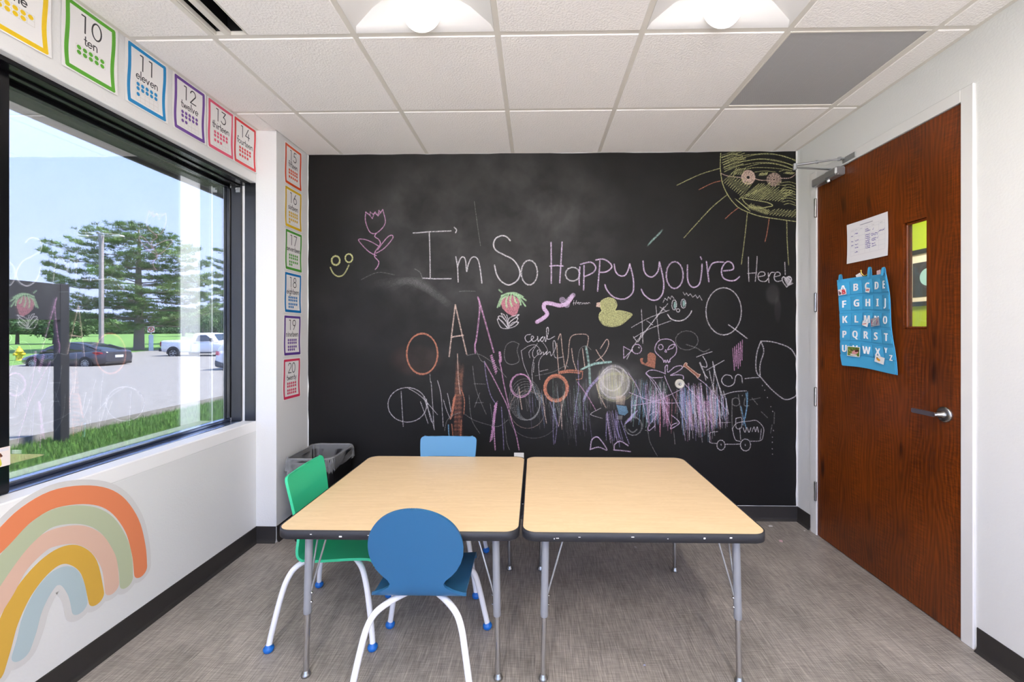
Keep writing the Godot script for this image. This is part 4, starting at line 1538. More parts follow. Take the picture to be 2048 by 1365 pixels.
func card_print(kind: String) -> Cv:
	var c := Cv.new(96, 72, Color8(238, 236, 236))
	if kind == "ab":
		c.rect(0, 0, 96, 72, Color8(232, 214, 214))
		c.line([Vector2(12, 20), Vector2(12, 58), Vector2(30, 56), Vector2(30, 40), Vector2(12, 40)], 5, Color8(60, 24, 34))
		c.line([Vector2(52, 12), Vector2(52, 60), Vector2(80, 56), Vector2(78, 38), Vector2(54, 36), Vector2(76, 30), Vector2(72, 14), Vector2(52, 12)], 6, Color8(196, 30, 48))
	elif kind == "bar":
		c.line([Vector2(20, 40), Vector2(76, 30)], 9, Color8(210, 70, 66))
	elif kind == "pink":
		c.rect(0, 0, 96, 72, Color8(236, 202, 204))
	elif kind == "scrap":
		c.line([Vector2(10, 56), Vector2(60, 30)], 6, Color8(206, 110, 100))
	elif kind == "grey":
		c.rect(0, 0, 96, 72, Color8(158, 160, 168))
		for i in 9: c.dab(c.rf() * 90, c.rf() * 66, c.rf() * 90, c.rf() * 66, 3, [Color8(200, 60, 70), Color8(60, 70, 120), Color8(216, 210, 206)][i % 3], 0.7)
	elif kind == "photo":
		c.rect(4, 4, 92, 68, Color8(96, 130, 52))
		for i in 26: c.dab(6 + c.rf() * 84, 6 + c.rf() * 58, 8 + c.rf() * 80, 6 + c.rf() * 58, 2.5, [Color8(60, 90, 30), Color8(170, 190, 90), Color8(120, 70, 50)][i % 3], 0.6)
		c.dab(50, 44, 70, 34, 14, Color8(214, 150, 150))
		c.dab(66, 30, 80, 26, 8, Color8(90, 40, 36))
		c.dab(30, 58, 70, 62, 6, Color8(214, 206, 196))
	elif kind == "bird":
		c.dab(26, 34, 44, 40, 12, Color8(226, 160, 40))
		c.dab(20, 24, 22, 24, 7, Color8(110, 90, 60))
	return c

# ==================================================================== corridor seen through the vision pane
func build_corridor() -> void:
	var g := struct("wall_corridor", "lime green corridor wall beyond the door")
	bx(g, "masonry", Vector3(3.35, -0.1, -6.0), Vector3(3.5, 2.75, 0.6), mat(Color8(168, 190, 24), 0.6))
	bx(g, "end_wall", Vector3(XR + 0.12, -0.1, -6.15), Vector3(3.5, 2.75, -6.0), M.wall)
	bx(g, "end_wall", Vector3(XR + 0.12, -0.1, 0.6), Vector3(3.5, 2.75, 0.75), M.wall)
	bx(g, "side_wall", Vector3(XR, -0.1, -6.15), Vector3(XR + 0.12, 2.75, ZB - 0.15), M.wall)
	bx(g, "corridor_floor", Vector3(XR + 0.12, -0.12, -6.0), Vector3(3.35, 0, 0.6), M.floor)
	bx(g, "corridor_ceiling", Vector3(XR + 0.12, 2.6, -6.15), Vector3(3.5, 2.9, 0.75), M.wall)
	var t := thing("framed_print", "black framed print with a pale teal disc on the green corridor wall", "picture", Vector3(3.35, 1.545, -3.615), -PI / 2)
	var st := st_new()
	for s in [-1, 1]:
		st = st_new()
		box(st, Vector3(s * 0.207, 0.245, 0.014), Vector3(0.036, 0.49, 0.028), 0.003)
		put(t, "frame_bar", st, M.black)
		st = st_new()
		box(st, Vector3(0, 0.245 + s * 0.226, 0.014), Vector3(0.378, 0.038, 0.028), 0.003)
		put(t, "frame_bar", st, M.black)
	st = st_new()
	box(st, Vector3(0, 0.245, 0.006), Vector3(0.38, 0.42, 0.006))
	put(t, "mat_board", st, mat(Color8(226, 214, 190), 0.7))
	st = st_new()
	box(st, Vector3(0, 0.228, 0.010), Vector3(0.26, 0.30, 0.004))
	put(t, "print", st, mat(Color8(40, 40, 42), 0.5))
	st = st_new()
	prism(st, circle(0.075, 32), 0.0, 0.002, Transform3D(Basis(), Vector3(0.015, 0.245, 0.012)))
	put(t, "disc", st, mat(Color8(150, 190, 184), 0.5))
	var l := thing("corridor_light", "flat ceiling light in the corridor behind the door", "ceiling light", Vector3(2.65, 2.6, -3.0))
	st = st_new()
	box(st, Vector3(0, -0.012, 0), Vector3(0.5, 0.02, 1.1), 0.004)
	put(l, "diffuser", st, glow(Color8(255, 248, 240), 1.5))
	var a := AreaLight3D.new()
	a.name = "corridor_lamp"
	a.area_size = Vector2(0.48, 1.08)
	a.light_energy = 3.0
	a.light_color = Color8(255, 248, 238)
	a.shadow_enabled = true
	a.position = Vector3(2.65, 2.57, -3.0)
	a.rotation.x = -PI / 2
	add_child(a)

# ==================================================================== tables
func build_tables() -> void:
	var labs := ["square maple topped activity table on the left, three chairs round it", "square maple topped activity table on the right, without chairs"]
	var xs := [[-0.968, -0.0595], [-0.0485, 0.8535]]
	for k in 2:
		var cx: float = (xs[k][0] + xs[k][1]) / 2
		var w: float = xs[k][1] - xs[k][0]
		var dz := 0.914
		var t := thing("activity_table", labs[k], "table", Vector3(cx, 0, -1.983), 0, "two square activity tables")
		var flat := Basis(Vector3.RIGHT, -PI / 2)
		var st := st_new()
		prism(st, round_rect(w - 0.005, dz - 0.005, 0.050, 8), 0.5665, 0.5935, Transform3D(flat, Vector3.ZERO), true)
		var m: StandardMaterial3D = M.maple.duplicate()
		if k == 1: m.uv1_offset = Vector3(0.31, 0.47, 0)
		put(t, "tabletop", st, m)
		# dark moulded edge, slightly bulged
		st = st_new()
		var g := []
		var rr := round_rect(w, dz, 0.052, 8)
		for i in rr.size() + 1:
			var p := rr[i % rr.size()]
			var n := p.normalized()
			var row := []
			for q in [[-0.004, 0.0670 - 0.0335], [0.0, 0.0320 + 0.0020], [0.0008, 0.017], [0.0, 0.002], [-0.004, 0.0]]:
				row.append(Vector3(p.x + n.x * q[0], 0.5605 + q[1], -(p.y + n.y * q[0])))
			g.append(row)
		shell(st, g, 0.0015)
		put(t, "edge_moulding", st, M.edge)
		# chips in the moulding on the front edge
		st = st_new()
		for i in 7:
			var x := (rnd.randf() - 0.5) * (w - 0.12)
			box(st, Vector3(x, 0.572 + rnd.randf() * 0.012, dz / 2 + 0.0016), Vector3(0.003 + rnd.randf() * 0.009, 0.002 + rnd.randf() * 0.004, 0.0012), 0.0005)
		var cm := put(t, "chip", st, M.paper)
		cm.set_meta("kind", "stuff")
		for sx in [-1, 1]:
			for sz in [-1, 1]:
				table_leg(t, sx, sz)

func table_leg(t: Node3D, sx: int, sz: int) -> void:
	var top := Vector3(sx * 0.362, 0.566, 0.382 if sz > 0 else -0.335)
	var foot := Vector3(sx * 0.372, 0.0, 0.389 if sz > 0 else -0.340)
	var at := func(y: float) -> Vector3: return foot.lerp(top, y / 0.566)
	var st := st_new()
	tube(st, [at.call(0.566), at.call(0.30), at.call(0.245), at.call(0.240)], [0.0140, 0.0146, 0.0150, 0.0135], 20)
	box(st, at.call(0.563), Vector3(0.075, 0.005, 0.075), 0.002)
	var leg := put(t, "leg", st, M.grey_enamel)
	st = st_new()
	tube(st, [at.call(0.26), at.call(0.022)], 0.0106, 18)
	put(leg, "leg_insert", st, M.chrome)
	st = st_new()
	lathe(st, [Vector2(0.0085, 0.024), Vector2(0.0115, 0.021), Vector2(0.0125, 0.015), Vector2(0.0165, 0.010), Vector2(0.0185, 0.005), Vector2(0.0165, 0.0), Vector2(0, 0.0)], 20, Transform3D(Basis(), foot))
	put(leg, "glide", st, M.nickel)
	# two thin braces up to the underside and the two set screws
	for q in [Vector3(-sx * 0.075, 0, 0), Vector3(0, 0, -sz * 0.085)]:
		st = st_new()
		var a: Vector3 = at.call(0.325)
		tube(st, [a + q.normalized() * 0.012, a + q.normalized() * 0.020 + Vector3(0, 0.03, 0), Vector3(top.x, 0.560, top.z) + q, Vector3(top.x, 0.564, top.z) + q * 1.25], 0.0036, 8)
		put(leg, "brace", st, M.silver)
	for y in [0.318, 0.283]:
		st = st_new()
		var b: Vector3 = at.call(y) - Vector3(sx * 0.0145, 0, 0)
		lathe(st, [Vector2(0, 0.006), Vector2(0.004, 0.004), Vector2(0.005, 0)], 10, Transform3D(Basis(Vector3(0, 0, 1), sx * PI / 2), b))
		put(leg, "set_screw", st, M.chrome)

# ==================================================================== chairs
func seat_profile() -> Array:
	return curve([Vector2(0.208, 0.318), Vector2(0.200, 0.340), Vector2(0.178, 0.353), Vector2(0.10, 0.354), Vector2(0.0, 0.349), Vector2(-0.075, 0.348), Vector2(-0.112, 0.360), Vector2(-0.128, 0.390), Vector2(-0.137, 0.440), Vector2(-0.150, 0.520), Vector2(-0.166, 0.610), Vector2(-0.186, 0.705)], 10)

func round_half(y: float, back: bool) -> float:
	# half width of the shell with the disc shaped back
	if not back: return 0.172
	var k := [[0.340, 0.180], [0.356, 0.176], [0.368, 0.158], [0.382, 0.128], [0.398, 0.104], [0.410, 0.098], [0.424, 0.106], [0.442, 0.128], [0.462, 0.146], [0.490, 0.162], [0.520, 0.171], [0.545, 0.173]]
	if y < 0.545:
		for i in k.size() - 1:
			if y <= k[i + 1][0]: return lerpf(k[i][1], k[i + 1][1], clampf((y - k[i][0]) / (k[i + 1][0] - k[i][0]), 0, 1))
	var t := (y - 0.545) / 0.1605
	return 0.173 * pow(maxf(1.0 - pow(t, 2.15), 0.0), 0.5)

func square_half(y: float, back: bool) -> float:
	if not back: return 0.172
	if y < 0.45: return lerpf(0.176, 0.150, smoothstep(0.352, 0.45, y))
	var w := lerpf(0.150, 0.166, smoothstep(0.45, 0.68, y))
	var e := 0.705 - y
	if e < 0.022: w -= 0.022 * (1.0 - sqrt(maxf(1.0 - pow(1.0 - e / 0.022, 2.0), 0.0)))
	return w

func make_chair(called: String, label: String, col: Color, disc: bool, at: Vector3, turn: float) -> Node3D:
	var t := thing(called, label, "chair", at, turn, "small preschool chairs at the left table")
	var m := mat(col, 0.42)
	bumpy(m, 0.12, 5.0, 0.05)
	var prof := seat_profile()
	var g := []
	var n := prof.size()
	var extra := []
	for i in n: extra.append(prof[i])
	# finer steps where the outline turns quickly
	var fine := []
	for i in n - 1:
		for k in 3: fine.append(extra[i].lerp(extra[i + 1], k / 3.0))
	for k in 9: fine.append(extra[-1] - (extra[-1] - fine[-1]) * pow(0.5, k) * (1.0 if k < 8 else 0.0))
	for i in fine.size():
		var p: Vector2 = fine[i]
		var back := p.x < -0.095
		var hw := round_half(p.y, back) if disc else square_half(p.y, back)
		if not back and i < 14: hw -= 0.030 * pow(1.0 - i / 14.0, 2.0)
		hw = maxf(hw, 0.004)
		var row := []
		for j in 15:
			var u := j / 7.0 - 1.0
			var bow := 0.4 * pow(u * hw, 2.0) * smoothstep(0.36, 0.46, p.y)
			var dish := -0.006 * (1.0 - u * u) * (1.0 - smoothstep(-0.03, 0.10, -p.x))
			row.append(Vector3(u * hw, p.y + dish, p.x + bow))
		g.append(row)
	var st := st_new()
	shell(st, g, 0.011)
	put(t, "seat_shell", st, m)
	# under-seat plate, four bent tube legs with blue ball glides
	st = st_new()
	box(st, Vector3(0, 0.334, 0.0), Vector3(0.20, 0.010, 0.10), 0.004)
	put(t, "seat_plate", st, M.white_enamel)
	for sx in [-1, 1]:
		for sz in [-1, 1]:
			var f := Vector3(sx * 0.219, 0.022, sz * 0.214)
			var pts := curve([Vector3(sx * 0.042, 0.330, sz * 0.040), Vector3(sx * 0.098, 0.326, sz * 0.092), Vector3(sx * 0.146, 0.310, sz * 0.140), Vector3(sx * 0.170, 0.270, sz * 0.165), Vector3(sx * 0.186, 0.200, sz * 0.184), Vector3(sx * 0.208, 0.080, sz * 0.206), f], 6)
			st = st_new()
			tube(st, pts, 0.0118, 14)
			var leg := put(t, "leg", st, M.white_enamel)
			st = st_new()
			lathe(st, [Vector2(0, 0.032), Vector2(0.0125, 0.031), Vector2(0.0135, 0.025), Vector2(0.0195, 0.021), Vector2(0.021, 0.014), Vector2(0.018, 0.005), Vector2(0.012, 0.0), Vector2(0, 0.0)], 18, Transform3D(Basis(), Vector3(f.x, 0, f.z)))
			put(leg, "foot_glide", st, M.blue_foot)
	return t

func build_chairs() -> void:
	make_chair("child_chair", "blue child's chair with round disc back in front of the left table", Color8(40, 98, 140), true, Vector3(-0.432, 0, -1.645), PI)
	make_chair("child_chair", "green child's chair with square back at the window side of the left table", Color8(56, 196, 142), false, Vector3(-0.900, 0, -1.935), PI / 2 + 0.04)
	make_chair("child_chair", "light blue child's chair with square back between left table and chalk wall", Color8(78, 136, 178), false, Vector3(-0.512, 0, -2.285), 0.0)

# ==================================================================== waste bin with its liner
func build_bin() -> void:
	var t := thing("waste_bin", "black rectangular waste bin with clear liner in the corner below the chalk wall", "waste bin", Vector3(-1.415, 0, -2.735))
	var st := st_new()
	var g := []
	var prof := [[0.0, 0.80], [0.02, 0.81], [0.25, 0.89], [0.50, 0.985], [0.515, 1.02], [0.53, 1.02]]
	for q in prof:
		var row := []
		var rr := round_rect(0.285 * q[1], 0.345 * q[1], 0.05 * q[1], 5)
		for i in rr.size() + 1: row.append(Vector3(rr[i % rr.size()].x, q[0], rr[i % rr.size()].y))
		g.append(row)
	shell(st, g, 0.004)
	prism(st, round_rect(0.285 * 0.8, 0.345 * 0.8, 0.04, 5), 0.0, 0.004, Transform3D(Basis(Vector3.RIGHT, -PI / 2), Vector3.ZERO))
	put(t, "body", st, mat(Color8(18, 18, 20), 0.4))
	st = st_new()
	g = []
	var nz := noise(1.6, 2, 77)
	var lp := [[0.10, 0.84, 0.006], [0.30, 0.90, 0.010], [0.47, 0.955, 0.012], [0.528, 0.985, 0.003], [0.539, 1.00, 0.002], [0.537, 1.035, 0.004], [0.515, 1.05, 0.016], [0.49, 1.05, 0.022], [0.465, 1.045, 0.024], [0.448, 1.03, 0.026]]
	for i in lp.size():
		var q = lp[i]
		var row := []
		var rr := round_rect(0.285 * q[1], 0.345 * q[1], 0.05 * q[1], 12)
		var dense := PackedVector2Array()
		for k in rr.size():
			for s in 3: dense.append(rr[k].lerp(rr[(k + 1) % rr.size()], s / 3.0))
		for k in dense.size() + 1:
			var p := dense[k % dense.size()]
			var d: float = nz.get_noise_2d(p.x * 60.0 + 31.0, p.y * 60.0 + i * 0.35) * q[2]
			row.append(Vector3(p.x, q[0] + nz.get_noise_2d(p.y * 30.0, p.x * 30.0 + 9.0) * q[2] * 0.8, p.y) + Vector3(p.x, 0, p.y).normalized() * d)
		g.append(row)
	shell(st, g, 0.0008)
	var lm := mat(Color8(206, 208, 210, 46), 0.26)
	lm.transparency = BaseMaterial3D.TRANSPARENCY_ALPHA
	lm.metallic_specular = 1.0
	put(t, "liner", st, lm)

# ==================================================================== number posters
const WORDS := ["nine", "ten", "eleven", "twelve", "thirteen", "fourteen", "fifteen", "sixteen", "seventeen", "eighteen", "nineteen", "twenty"]

func arc(c: Vector2, rx: float, ry: float, a0: float, a1: float, n := 12) -> Array:
	var o := []
	for i in n + 1:
		var a := deg_to_rad(lerpf(a0, a1, float(i) / n))
		o.append(c + Vector2(cos(a) * rx, sin(a) * ry))
	return o

# thin round strokes; figures in a box of 0.56 x 1, letters with x height 0.5; y runs down
func glyph(ch: String) -> Array:
	match ch:
		"0": return [arc(Vector2(0.3, 0.5), 0.28, 0.5, 0, 360, 24)]
		"1": return [[Vector2(0.10, 0.02), Vector2(0.30, 0.02), Vector2(0.30, 1.0)]]
		"2": return [arc(Vector2(0.28, 0.27), 0.25, 0.27, 190, 380, 14) + [Vector2(0.03, 0.98), Vector2(0.58, 0.98)]]
		"3": return [[Vector2(0.05, 0.02), Vector2(0.50, 0.02), Vector2(0.24, 0.42)] + arc(Vector2(0.24, 0.70), 0.28, 0.29, -70, 150, 14)]
		"4": return [[Vector2(0.40, 0.0), Vector2(0.02, 0.72), Vector2(0.58, 0.72)], [Vector2(0.44, 0.42), Vector2(0.44, 1.0)]]
		"5": return [[Vector2(0.50, 0.02), Vector2(0.14, 0.02), Vector2(0.10, 0.44)] + arc(Vector2(0.24, 0.69), 0.29, 0.30, -80, 145, 14)]
		"6": return [[Vector2(0.40, 0.0), Vector2(0.08, 0.52)], arc(Vector2(0.30, 0.70), 0.27, 0.29, 0, 360, 20)]
		"7": return [[Vector2(0.02, 0.02), Vector2(0.54, 0.02), Vector2(0.18, 1.0)]]
		"8": return [arc(Vector2(0.30, 0.25), 0.21, 0.24, 0, 360, 18), arc(Vector2(0.30, 0.74), 0.27, 0.26, 0, 360, 20)]
		"9": return [[Vector2(0.20, 1.0), Vector2(0.52, 0.48)], arc(Vector2(0.30, 0.30), 0.27, 0.29, 0, 360, 20)]
		"e": return [[Vector2(0.03, 0.74), Vector2(0.43, 0.74)] + arc(Vector2(0.23, 0.75), 0.21, 0.25, 0, -310, 14)]
		"f": return [arc(Vector2(0.26, 0.24), 0.12, 0.20, -30, -180, 6) + [Vector2(0.14, 1.0)], [Vector2(0.02, 0.5), Vector2(0.28, 0.5)]]
		"g": return [arc(Vector2(0.23, 0.75), 0.21, 0.25, 0, 360, 16), [Vector2(0.44, 0.5), Vector2(0.44, 1.1)] + arc(Vector2(0.24, 1.1), 0.20, 0.16, 0, 150, 8)]
		"h": return [[Vector2(0.05, 0.05), Vector2(0.05, 1.0)], arc(Vector2(0.22, 0.70), 0.17, 0.20, 180, 360, 8) + [Vector2(0.39, 1.0)]]
		"i": return [[Vector2(0.06, 0.5), Vector2(0.06, 1.0)], [Vector2(0.06, 0.28), Vector2(0.06, 0.30)]]
		"l": return [[Vector2(0.06, 0.05), Vector2(0.06, 1.0)]]
		"n": return [[Vector2(0.05, 0.5), Vector2(0.05, 1.0)], arc(Vector2(0.22, 0.70), 0.17, 0.20, 180, 360, 8) + [Vector2(0.39, 1.0)]]
		"o": return [arc(Vector2(0.23, 0.75), 0.21, 0.25, 0, 360, 16)]
		"r": return [[Vector2(0.05, 0.5), Vector2(0.05, 1.0)], arc(Vector2(0.22, 0.72), 0.17, 0.21, 180, 290, 6)]
		"s": return [arc(Vector2(0.18, 0.63), 0.13, 0.12, -30, -270, 8) + arc(Vector2(0.17, 0.88), 0.14, 0.12, -90, 150, 8)]
		"t": return [[Vector2(0.13, 0.18), Vector2(0.13, 0.86)] + arc(Vector2(0.24, 0.88), 0.11, 0.12, 180, 60, 5), [Vector2(0.02, 0.5), Vector2(0.26, 0.5)]]
		"u": return [[Vector2(0.05, 0.5), Vector2(0.05, 0.80)] + arc(Vector2(0.22, 0.80), 0.17, 0.20, 180, 0, 8) + [Vector2(0.39, 0.5)], [Vector2(0.39, 0.5), Vector2(0.39, 1.0)]]
		"v": return [[Vector2(0.02, 0.5), Vector2(0.20, 1.0), Vector2(0.38, 0.5)]]
		"w": return [[Vector2(0.02, 0.5), Vector2(0.16, 1.0), Vector2(0.30, 0.55), Vector2(0.44, 1.0), Vector2(0.58, 0.5)]]
		"x": return [[Vector2(0.02, 0.5), Vector2(0.36, 1.0)], [Vector2(0.36, 0.5), Vector2(0.02, 1.0)]]
		"y": return [[Vector2(0.02, 0.5), Vector2(0.20, 0.98)], [Vector2(0.38, 0.5), Vector2(0.14, 1.24)]]
	return []

func advance(ch: String) -> float:
	if ch in "0123456789": return 0.70
	if ch in "il": return 0.20
	if ch in "ftr": return 0.34
	return 0.68 if ch == "w" else (0.44 if ch in "sx" else 0.54)

func write(c: Cv, s: String, cx: float, y: float, size: float, r: float, ink: Color) -> void:
	var w := 0.0
	for ch in s: w += advance(ch)
	var x := cx - (w - 0.1) * size / 2
	for ch in s:
		for stroke in glyph(ch):
			var o := []
			for p in stroke: o.append(Vector2(x + p.x * size, y + p.y * size))
			c.line(o, r, ink)
		x += advance(ch) * size

func poster_print(n: int, col: Color) -> Cv:
	var W := 330
	var Hh := 412
	var c := Cv.new(W, Hh, Color8(238, 236, 234))
	var ink := Color8(40, 40, 44)
	# wavy frame
	var x0 := 24.0
	var x1 := W - 24.0
	var y0 := 20.0
	var y1 := Hh - 22.0
	var l := []
	var r := []
	for i in 25:
		var t := i / 24.0
		l.append(Vector2(x0 + 6 + sin(t * TAU) * 5.0 * (0.3 + t), lerpf(y0, y1, t)))
		r.append(Vector2(x1 - 6 + sin(t * TAU + 0.4) * 4.5, lerpf(y0 + 2, y1 + 2, t)))
	c.line(l, 11.5, col)
	c.line(r, 11.5, col)
	c.line([l[0], r[0]], 11, col)
	c.line([l[-1], r[-1]], 12.5, col)
	write(c, str(n), W / 2.0, 50, 98, 4.0, ink)
	write(c, WORDS[n - 9], W / 2.0, 157, 60 if n != 17 else 54, 3.0, ink)
	var grids := 1 if n <= 10 else 2
	var gw := 172.0
	var cell := gw / 5.0
	var gx := W / 2.0 - gw / 2
	var gy := 238.0
	var lc := Color8(196, 190, 180)
	for q in grids:
		var yy := gy + q * (cell * 2 * 0.84 + 10)
		for i in 6: c.line([Vector2(gx + i * cell, yy), Vector2(gx + i * cell, yy + cell * 1.68)], 0.6, lc)
		for i in 3: c.line([Vector2(gx, yy + i * cell * 0.84), Vector2(gx + gw, yy + i * cell * 0.84)], 0.6, lc)
		for k in 10:
			if q * 10 + k < n:
				var px := gx + (k % 5 + 0.5) * cell
				var py := yy + (int(k / 5.0) + 0.5) * cell * 0.84
				c.dab(px - 0.5, py, px + 0.5, py, 12.0, col)
	return c

func build_posters() -> void:
	var cols := [Color8(240, 200, 24), Color8(92, 172, 48), Color8(22, 138, 200), Color8(112, 74, 156), Color8(228, 92, 122), Color8(222, 54, 62), Color8(230, 84, 34), Color8(228, 186, 30), Color8(84, 164, 62), Color8(22, 122, 192), Color8(98, 62, 150), Color8(222, 58, 94)]
	var cn := ["yellow", "green", "blue", "purple", "pink", "red", "orange", "golden yellow", "green", "blue", "purple", "pink"]
	var zc := [-1.372, -1.611, -1.850, -2.081, -2.292, -2.4845]
	var yc := [2.430, 2.148, 1.867, 1.585, 1.301, 1.014]
	var zz := [-2.768, -2.768, -2.772, -2.764, -2.757, -2.750]
	for i in 12:
		var n := 9 + i
		var over := i < 6
		var at := Vector3(XL, 2.4555 - 0.136, zc[i]) if over else Vector3(XP, yc[i - 6] - 0.136, zz[i - 6])
		var lab := "number poster reading %d with %s border, %s" % [n, cn[i], "above the window" if over else "on the pier beside the chalk wall"]
		if i == 0: lab = "number poster reading nine with yellow border above the window, cut by the frame"
		var t := thing("number_poster", lab, "poster", at, PI / 2, "number posters from nine to twenty")
		var st := st_new()
		var w := 0.206
		sheet(st, w, 0.272, 0.0007, 0.004, Transform3D(Basis(Vector3(0, 0, 1), (rnd.randf() - 0.5) * 0.012), Vector3(0, 0.136, 0.0012 + 0.0006 * (i % 2))), 6, 6)
		put(t, "print", st, painted(poster_print(n, cols[i]), 0.28))
	rainbow()

# ==================================================================== rainbow decal
func rainbow() -> void:
	var t := thing("rainbow_decal", "large pastel rainbow wall decal with five arches under the window", "wall decal", Vector3(XL + 0.0006, 0.19, -1.42), PI / 2)
	# local x runs towards the chalk wall, away from the camera
	var cols := [Color8(236, 140, 96), Color8(190, 198, 164), Color8(228, 190, 168), Color8(222, 176, 74), Color8(182, 200, 204)]
	var arcs := [
		[[-0.262, 0.03], [-0.252, 0.14], [-0.215, 0.27], [-0.15, 0.37], [-0.086, 0.42], [-0.015, 0.475], [0.076, 0.494], [0.199, 0.457], [0.29, 0.385], [0.359, 0.264], [0.391, 0.138], [0.4, 0.043]],
		[[-0.202, 0.03], [-0.190, 0.12], [-0.149, 0.232], [-0.078, 0.334], [-0.013, 0.397], [0.065, 0.427], [0.173, 0.389], [0.254, 0.313], [0.312, 0.195], [0.331, 0.109], [0.335, 0.034]],
		[[-0.15, 0.03], [-0.14, 0.13], [-0.109, 0.196], [-0.079, 0.240], [-0.039, 0.305], [0.021, 0.346], [0.07, 0.353], [0.147, 0.325], [0.212, 0.261], [0.261, 0.156], [0.275, 0.045]],
		[[-0.104, -0.01], [-0.088, 0.051], [-0.069, 0.126], [-0.030, 0.204], [0.025, 0.257], [0.082, 0.276], [0.135, 0.253], [0.186, 0.177], [0.2135, 0.041]],
		[[-0.03, 0.012], [-0.015, 0.058], [0.001, 0.121], [0.032, 0.176], [0.07, 0.204], [0.111, 0.186], [0.140, 0.121], [0.1525, 0.046]]]
	var wd := [0.0305, 0.0290, 0.0290, 0.0290, 0.0275]
	var lines := []
	for a in arcs:
		var o := []
		for p in a: o.append(Vector2(p[0], p[1] + 0.035))
		lines.append(curve(o, 5))
	# clear vinyl margin under the colours
	var st := st_new()
	for i in 5: prism(st, band(lines[i], 0.050), 0.0, 0.0004 + 0.00002 * i)
	put(t, "vinyl_margin", st, mat(Color8(217, 215, 212), 0.42))
	for i in 5:
		st = st_new()
		prism(st, band(lines[i], wd[i]), 0.0003, 0.0010 - 0.00004 * i)
		put(t, "arch", st, mat(cols[i], 0.4)).set_meta("label", ["orange arch", "sage green arch", "pale pink arch", "mustard arch", "pale blue arch"][i])

func band(line: Array, half: float) -> PackedVector2Array:
	# outline of a line of that half width with round ends
	var o := PackedVector2Array()
	var n := line.size()
	for i in n:
		var t: Vector2 = (line[mini(i + 1, n - 1)] - line[maxi(i - 1, 0)]).normalized()
		o.append(line[i] + Vector2(-t.y, t.x) * half * (1.0 + 0.12 * sin(PI * i / (n - 1.0))))
	var te: Vector2 = (line[n - 1] - line[n - 2]).normalized()
	for k in range(1, 12): o.append(line[n - 1] + Vector2(-te.y, te.x).rotated(-PI * k / 12.0) * half)
	for i in range(n - 1, -1, -1):
		var t: Vector2 = (line[mini(i + 1, n - 1)] - line[maxi(i - 1, 0)]).normalized()
		o.append(line[i] - Vector2(-t.y, t.x) * half * (1.0 + 0.12 * sin(PI * i / (n - 1.0))))
	var ts: Vector2 = (line[1] - line[0]).normalized()
	for k in range(1, 12): o.append(line[0] - Vector2(-ts.y, ts.x).rotated(-PI * k / 12.0) * half)
	return o

# ==================================================================== small things on walls and floor
func build_wall_bits() -> void:
	var t := thing("wall_bumper", "round white plastic disc on the chalk wall, with a hole in the middle", "wall bumper", Vector3(1.016, 0.938, ZB + 0.0012))
	var st := st_new()
	var up := Basis(Vector3.RIGHT, PI / 2)
	lathe(st, [Vector2(0.033, 0), Vector2(0.033, 0.010), Vector2(0.030, 0.014), Vector2(0.022, 0.012), Vector2(0.016, 0.008), Vector2(0, 0.008)], 28, Transform3D(up, Vector3(0, 0.020, 0)))
	put(t, "cup", st, mat(Color8(196, 192, 178), 0.4))
	st = st_new()
	lathe(st, [Vector2(0.011, 0.008), Vector2(0.011, 0.012), Vector2(0.005, 0.013), Vector2(0.004, 0.009), Vector2(0, 0.009)], 18, Transform3D(up, Vector3(0, 0.020, 0)))
	put(t, "screw", st, M.nickel)
	t = thing("wall_outlet", "white electrical outlet low on the chalk wall, showing above the table gap", "outlet", Vector3(-0.114, 0.352, ZB + 0.0012))
	st = st_new()
	box(st, Vector3(0, 0.0575, 0.003), Vector3(0.070, 0.115, 0.006), 0.002)
	put(t, "cover_plate", st, M.trim)
	for y in [0.036, 0.079]:
		st = st_new()
		prism(st, round_rect(0.034, 0.028, 0.010, 5), 0.0, 0.0085, Transform3D(Basis(), Vector3(0, y, 0)))
		var so := put(t, "socket", st, M.sill)
		for x in [-0.006, 0.006]:
			st = st_new()
			box(st, Vector3(x, y, 0.0087), Vector3(0.002, 0.008, 0.0008))
			put(so, "slot", st, M.black)
	var bits := [["white paper scrap on the floor nearest the back baseboard", 1.601, -2.862, Color8(230, 228, 230), 0.030, 0.4], ["pink paper scrap on the floor right of the right table", 1.553, -2.66, Color8(226, 190, 200), 0.030, 1.2], ["tiny white crumb of chalk on the floor under the right table's far edge", 0.616, -2.57, Color8(200, 198, 200), 0.018, 2.0], ["tiny pale blue crumb on the floor in front of the right table", 0.435, -1.665, Color8(170, 176, 206), 0.010, 0.2], ["tiny white crumb on the floor by the right wall corner", 1.79, -2.80, Color8(222, 220, 220), 0.014, 0.9]]
	for b in bits:
		var k := thing("paper_scrap", b[0], "paper scrap", Vector3(b[1], 0.0, b[2]), b[5], "scraps on the floor")
		st = st_new()
		var g := []
		for i in 4:
			var row := []
			for j in 4: row.append(Vector3((j / 3.0 - 0.5) * b[4] * (1.0 - 0.2 * (i % 2)), 0.0012 + 0.003 * absf(sin(i * 1.7 + j * 2.1)), (i / 3.0 - 0.5) * b[4] * 0.6))
			g.append(row)
		shell(st, g, 0.0008)
		put(k, "scrap", st, mat(b[3], 0.7))

